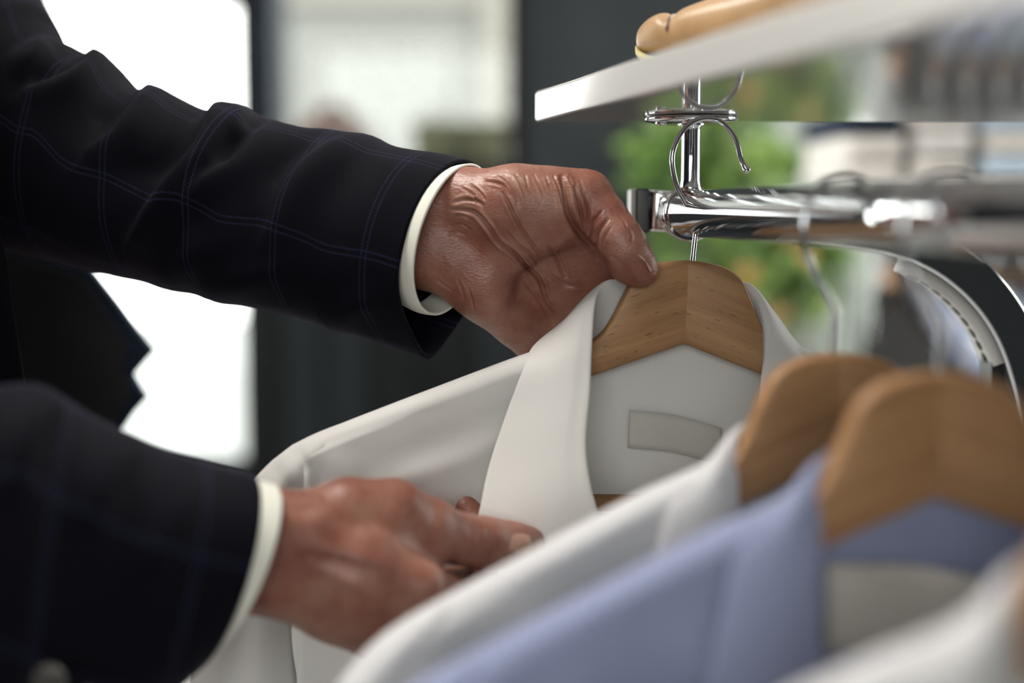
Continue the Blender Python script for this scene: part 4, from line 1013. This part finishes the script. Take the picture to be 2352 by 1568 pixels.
soft('flap', cx(660), cx(835), CY+0.03, CY+0.25, CZ + (bt-CZ)*0.45, bt+0.012, M['brown_leather'], bg, 0.5, 0.1)
tube('handle', cr([(cx(690), CY+0.16, bt-0.02), (cx(718), CY+0.16, bt+0.035), (cx(752), CY+0.16, bt+0.062), (cx(786), CY+0.16, bt+0.035), (cx(815), CY+0.16, bt-0.02)], 24), 0.022, M['brown_leather'], bg, 14)
tag(bg, 'brown leather bag with a peaked handle on the dark sideboard', 'bag')
ob = empty('storage_box', (cx(1050), CY+0.15, CZ)); ot = P(1176, 276, CY).z
box('box_body', cx(948), cx(1160), CY+0.03, CY+0.30, CZ, ot-0.045, M['olive'], ob, 0.012); box('lid', cx(944), cx(1164), CY+0.025, CY+0.305, ot-0.045, ot, M['olive'], ob, 0.01)
box('label_holder', cx(1030), cx(1080), CY+0.022, CY+0.03, CZ+0.03, CZ+0.06, M['cabinet'], ob)
tag(ob, 'olive green storage box with a lid on the dark sideboard', 'box')
# two small lit globes hanging in front of the windows
for (px, py, Y, rr, lab) in ((510, 44, 4.4, 0.014, 'small bright pendant lamp at the top corner of the left window'),):
    p = P(px, py, Y); lr = empty('pendant_lamp', p)
    lathe('bulb', [(0.002, -rr), (rr*0.7, -rr*0.7), (rr, 0), (rr*0.7, rr*0.7), (rr*0.3, rr)], p, M['bulb'], lr, 20)
    lathe('socket', [(rr*0.35, rr*0.95), (rr*0.45, rr*1.1), (rr*0.45, rr*2.2), (0.002, rr*2.4)], p, M['frame'], lr, 16)
    lathe('cord', [(0.0015, rr*2.3), (0.0015, ZC - p.z)], p, M['frame'], lr, 8)
    tag(lr, lab, 'lamp', 'pendant lamps')

# potted plants in front of the grey wall
def plant(loc, crown, nleaf, size, seed, lab, blossoms=0):
    r = np.random.default_rng(seed); root = empty('potted_plant', loc); base = Vector(loc)
    lathe('pot', [(0.11, 0.0), (0.125, 0.01), (0.15, 0.20), (0.165, 0.30), (0.165, 0.32), (0.15, 0.32), (0.145, 0.28)], base, M['pot'], root, 32)
    lathe('soil', [(0.145, 0.26), (0.146, 0.285)], base, M['bark'], root, 24)
    tips = []
    for k in range(6):
        a = r.uniform(0, 6.28); c = crown[r.integers(len(crown))]
        tip = Vector((c[0] + r.uniform(-.05, .05), c[1], c[2])); mid = base.lerp(tip, 0.55) + Vector((r.uniform(-.03, .03), 0, 0.1))
        tube('stem', cr([tuple(base + Vector((0.05*math.cos(a), 0.05*math.sin(a), 0.27))), tuple(mid), tuple(tip)], 14), list(np.linspace(0.010, 0.003, 14)), M['bark'], root, 8)
    v = []; f = []
    w = np.array([c[3] for c in crown]); w = w**2/np.sum(w**2)
    for k in range(nleaf):
        c = crown[r.choice(len(crown), p=w)]; d = r.normal(0, 1, 3); d /= np.linalg.norm(d); p = np.array(c[:3]) + d*c[3]*r.uniform(0.3, 1)**0.6
        ax = Vector(d + r.normal(0, .5, 3)); ax.normalize(); sd = ax.cross(Vector(r.normal(0, 1, 3))).normalized(); nn_ = ax.cross(sd)
        ln = size*r.uniform(0.7, 1.3); wd = ln*0.28; b0 = len(v); p = Vector(p)
        for u, ww in ((0, 0.05), (0.3, 0.9), (0.6, 0.85), (1.0, 0.03)):
            cc = p + ax*ln*u - nn_*ln*0.25*u*u
            v += [cc + sd*wd*ww + nn_*wd*0.25*ww, cc, cc - sd*wd*ww + nn_*wd*0.25*ww]
        for s in range(3):
            for j in range(2): f.append((b0+s*3+j, b0+s*3+j+1, b0+s*3+4+j, b0+s*3+3+j))
    o = mesh_obj('foliage', v, f, M['leaf']); adopt(o, root); o['kind'] = 'stuff'
    for k in range(blossoms):
        c = crown[k % len(crown)]; q = Vector((c[0] + r.uniform(-.5, .5)*c[3], c[1]-c[3]*0.9, c[2] + r.uniform(-.6, .6)*c[3]))
        soft('blossom', q.x-0.028, q.x+0.028, q.y-0.02, q.y+0.02, q.z-0.022, q.z+0.022, M['orange'], root, 0.9, 0.0, 12)
    tag(root, lab, 'plant', 'potted plants'); return root
PY = 3.1
def pc(px, py, r, Y=PY): p = P(px, py, Y); return (p.x, p.y, p.z, r)
plant((P(1600, 480, PY).x, PY, 0), [pc(1528, 380, 0.06), pc(1660, 330, 0.09), pc(1730, 400, 0.08), pc(1590, 300, 0.06), pc(1515, 440, 0.045), pc(1590, 570, 0.075), pc(1720, 470, 0.08)], 400, 0.062, 3, 'bushy green potted plant between the raised hand and the rack post', 0)
plant((P(1800, 480, PY+0.25).x, PY+0.25, 0), [pc(1760, 590, 0.10, PY+0.25), pc(1720, 620, 0.08, PY+0.25), pc(1840, 600, 0.08, PY+0.25), pc(1790, 690, 0.07, PY+0.25)], 260, 0.07, 4, 'green potted plant with orange blossoms behind the wooden hangers', 4)
# pale curtain
v = []; nu = 60
for i in range(nu):
    for j in range(14):
        u = i/(nu-1); px = 1690 + 330*u; p = P(px, 480, 3.75); v.append((p.x, 3.75 + 0.035*math.sin(u*34), 0.04 + (2.7-0.04)*j/13))
cu = empty('curtain', (P(1850, 480, 3.75).x, 3.75, 0)); o = mesh_obj('curtain_panel', v, grid_faces(nu, 14), M['curtain']); adopt(o, cu); solid(o, 0.002)
tube('curtain_rod', [(P(1640, 480, 3.75).x, 3.75, 2.72), (P(2080, 480, 3.75).x, 3.75, 2.72)], 0.012, M['frame'], cu, 12)
tag(cu, 'pale mint curtain hanging behind the potted plants', 'curtain')

# second rack behind on the right with garments side-on and folded shirts on its shelf
BY = 2.15
def rx(px, Y=BY): return P(px, 480, Y).x
rk = empty('clothes_rack', (rx(2500), BY, 0)); RZ = 1.215; SZ = P(1176, 418, BY-0.2).z
tube('rail', [(rx(1960), BY, RZ-0.03), (rx(2700), BY, RZ-0.03), (rx(3300), BY, RZ-0.03)], 0.013, M['chrome'], rk, 24)
for px in (2052, 3280):
    tube('upright', [(rx(px), BY+0.06, 0.02), (rx(px), BY+0.06, 0.6), (rx(px), BY+0.06, SZ)], 0.013, M['chrome'], rk, 20)
    tube('rail_bracket', [(rx(px), BY+0.06, RZ-0.03), (rx(px), BY+0.02, RZ-0.03), (rx(px), BY-0.01, RZ-0.03)], 0.008, M['chrome'], rk, 12)
    box('foot_bar', rx(px)-0.015, rx(px)+0.015, BY-0.22, BY+0.25, 0.0, 0.025, M['chrome'], rk, 0.004)
box('shelf', rx(1900), rx(3320), BY-0.18, BY+0.2, SZ-0.018, SZ, M['shelf'], rk, 0.002)
tag(rk, 'second chrome clothes rack with a white shelf in the blurred background at right', 'clothes rack')
labs = [('jacket', 'charcoal', 'charcoal jacket hanging side-on at the left end of the far rack'), ('striped_shirt', 'stripe', 'blue and white striped shirt next to the charcoal jacket on the far rack'), ('striped_shirt', 'stripe', 'blue and white striped shirt, second beside the charcoal jacket on the far rack'),
        ('shirt', 'pale_blue', 'plain pale blue shirt on the far rack beyond the curved chrome arm'), ('striped_shirt', 'stripe2', 'lavender striped shirt on the far rack at the right edge')]
for k, (nm, mk, lab) in enumerate(labs):
    xg = rx([2045, 2135, 2215, 2290, 2365][k]); T = Vector((xg, BY, RZ-0.03+0.0146-0.0815))
    h = build_hanger('wooden_hanger', T, math.radians(88), 0, 0.0, ''); tag(h, 'wooden hanger on the far rack inside the ' + ['charcoal jacket', 'first striped shirt', 'second striped shirt', 'plain pale blue shirt', 'lavender shirt'][k], 'clothes hanger', 'wooden hangers on the far rack')
    s = build_shirt(nm, T, math.radians(88), 0, M[mk], COLLAR2, mirror(COLLAR2), 20+k, 1.5, res=0.5); tag(s, lab, 'jacket' if k == 0 else 'shirt', 'garments on the far rack')
stacks = [(1925, 2080, ['cream', 'cream', 'navy']), (2090, 2235, ['cream', 'white_shirt', 'cream', 'cream']), (2250, 2400, ['pale_blue', 'cream', 'pale_blue', 'white_shirt2'])]
sn = ['left', 'middle', 'right']
for k, (p0, p1, ms) in enumerate(stacks):
    z = SZ + 0.0005
    for j, mk in enumerate(ms):
        hgt = 0.030 + 0.004*((j+k) % 3); Yc = BY - 0.02; x0, x1 = rx(p0, BY-0.15) + 0.004*(j % 2), rx(p1, BY-0.15) - 0.003*((j+1) % 2)
        rt = empty('folded_shirt', ((x0+x1)/2, Yc, z)); soft('folded_body', x0, x1, Yc-0.14, Yc+0.16, z, z+hgt, M[mk], rt, 0.28, 0.0, 36)
        soft('folded_collar', (x0+x1)/2-0.035, (x0+x1)/2+0.035, Yc-0.13, Yc-0.06, z+hgt*0.6, z+hgt+ (0.003 if j < len(ms)-1 else 0.010), M[mk], rt, 0.6, 0.2, 20)
        tag(rt, '%s folded shirt, number %s up in the %s stack on the far shelf' % ({'cream': 'cream', 'navy': 'dark navy', 'white_shirt': 'white', 'white_shirt2': 'cool white', 'pale_blue': 'pale blue'}[mk], ['one', 'two', 'three', 'four'][j], sn[k]), 'folded shirt', 'folded shirts on the far shelf')
        z += hgt + 0.0005
# tan shoe on the near shelf, toe towards the window
sh = empty('leather_shoe', P(1560, 100, 0.80)); sh.location.z = SHZ + 0.0197
def shoe():
    t0 = P(1466, 72, 0.83); ax = Vector((0.93, -0.36, 0.0)).normalized(); sd = Vector((-ax.y, ax.x, 0)); zb = SHZ + 0.0198
    secs = [(0.0, 0.017, 0.0225, 0.004), (0.003, 0.0135, 0.0275, 0.012), (0.010, 0.010, 0.0325, 0.020), (0.018, 0.0085, 0.0345, 0.026), (0.0245, 0.0075, 0.0325, 0.0275), (0.031, 0.0065, 0.0365, 0.0305), (0.045, 0.0055, 0.0405, 0.035), (0.065, 0.0045, 0.045, 0.040), (0.09, 0.004, 0.053, 0.043), (0.13, 0.004, 0.066, 0.042), (0.18, 0.004, 0.078, 0.036), (0.23, 0.004, 0.078, 0.034), (0.265, 0.004, 0.07, 0.030), (0.278, 0.006, 0.06, 0.012)]
    t0 = Vector((t0.x, t0.y, zb)) 
    def body(lo_, hi_, grow, nm, m):
        v = []; seg = 32
        A_ = cr(np.array(secs), 60)
        for s, b, t, w in A_:
            zl, zh = lo_(b, t), hi_(b, t)
            for j in range(seg):
                a = 2*math.pi*j/seg; ca, sa = math.cos(a), math.sin(a)
                v.append(t0 + ax*s + sd*((w+grow)*math.copysign(abs(ca)**0.8, ca)) + Vector((0, 0, (zl+zh)/2 + (zh-zl)/2*math.copysign(abs(sa)**0.8, sa))))
        fs = [f for f in grid_faces(60, seg, True)] + [tuple(range(seg-1, -1, -1)), tuple(59*seg+j for j in range(seg))]
        o = mesh_obj(nm, v, fs, m); adopt(o, sh); return o
    body(lambda b, t: b, lambda b, t: t, 0.0, 'upper', M['tan']); body(lambda b, t: b-0.0045, lambda b, t: b+0.001, 0.002, 'sole', M['sole'])
    A_ = t0 + ax*0.0245
    tube('toe_seam', [A_ + sd*(0.0272*math.copysign(abs(math.cos(a))**0.8, math.cos(a))) + Vector((0, 0, 0.0200 + 0.0124*math.sin(a)**0.8)) for a in np.linspace(0.1, 3.04, 24)], 0.0013, M['brown_leather'], sh, 8)
    tube('lace', cr([tuple(t0 + ax*s + sd*w + Vector((0, 0, h))) for s, w, h in ((0.05, 0.025, 0.044), (0.075, 0.012, 0.054), (0.11, -0.01, 0.064), (0.15, -0.02, 0.078), (0.19, 0.0, 0.084))], 30), 0.0018, M['cream'], sh, 8)
shoe(); tag(sh, 'tan leather shoe lying on the glossy white shelf', 'shoe')
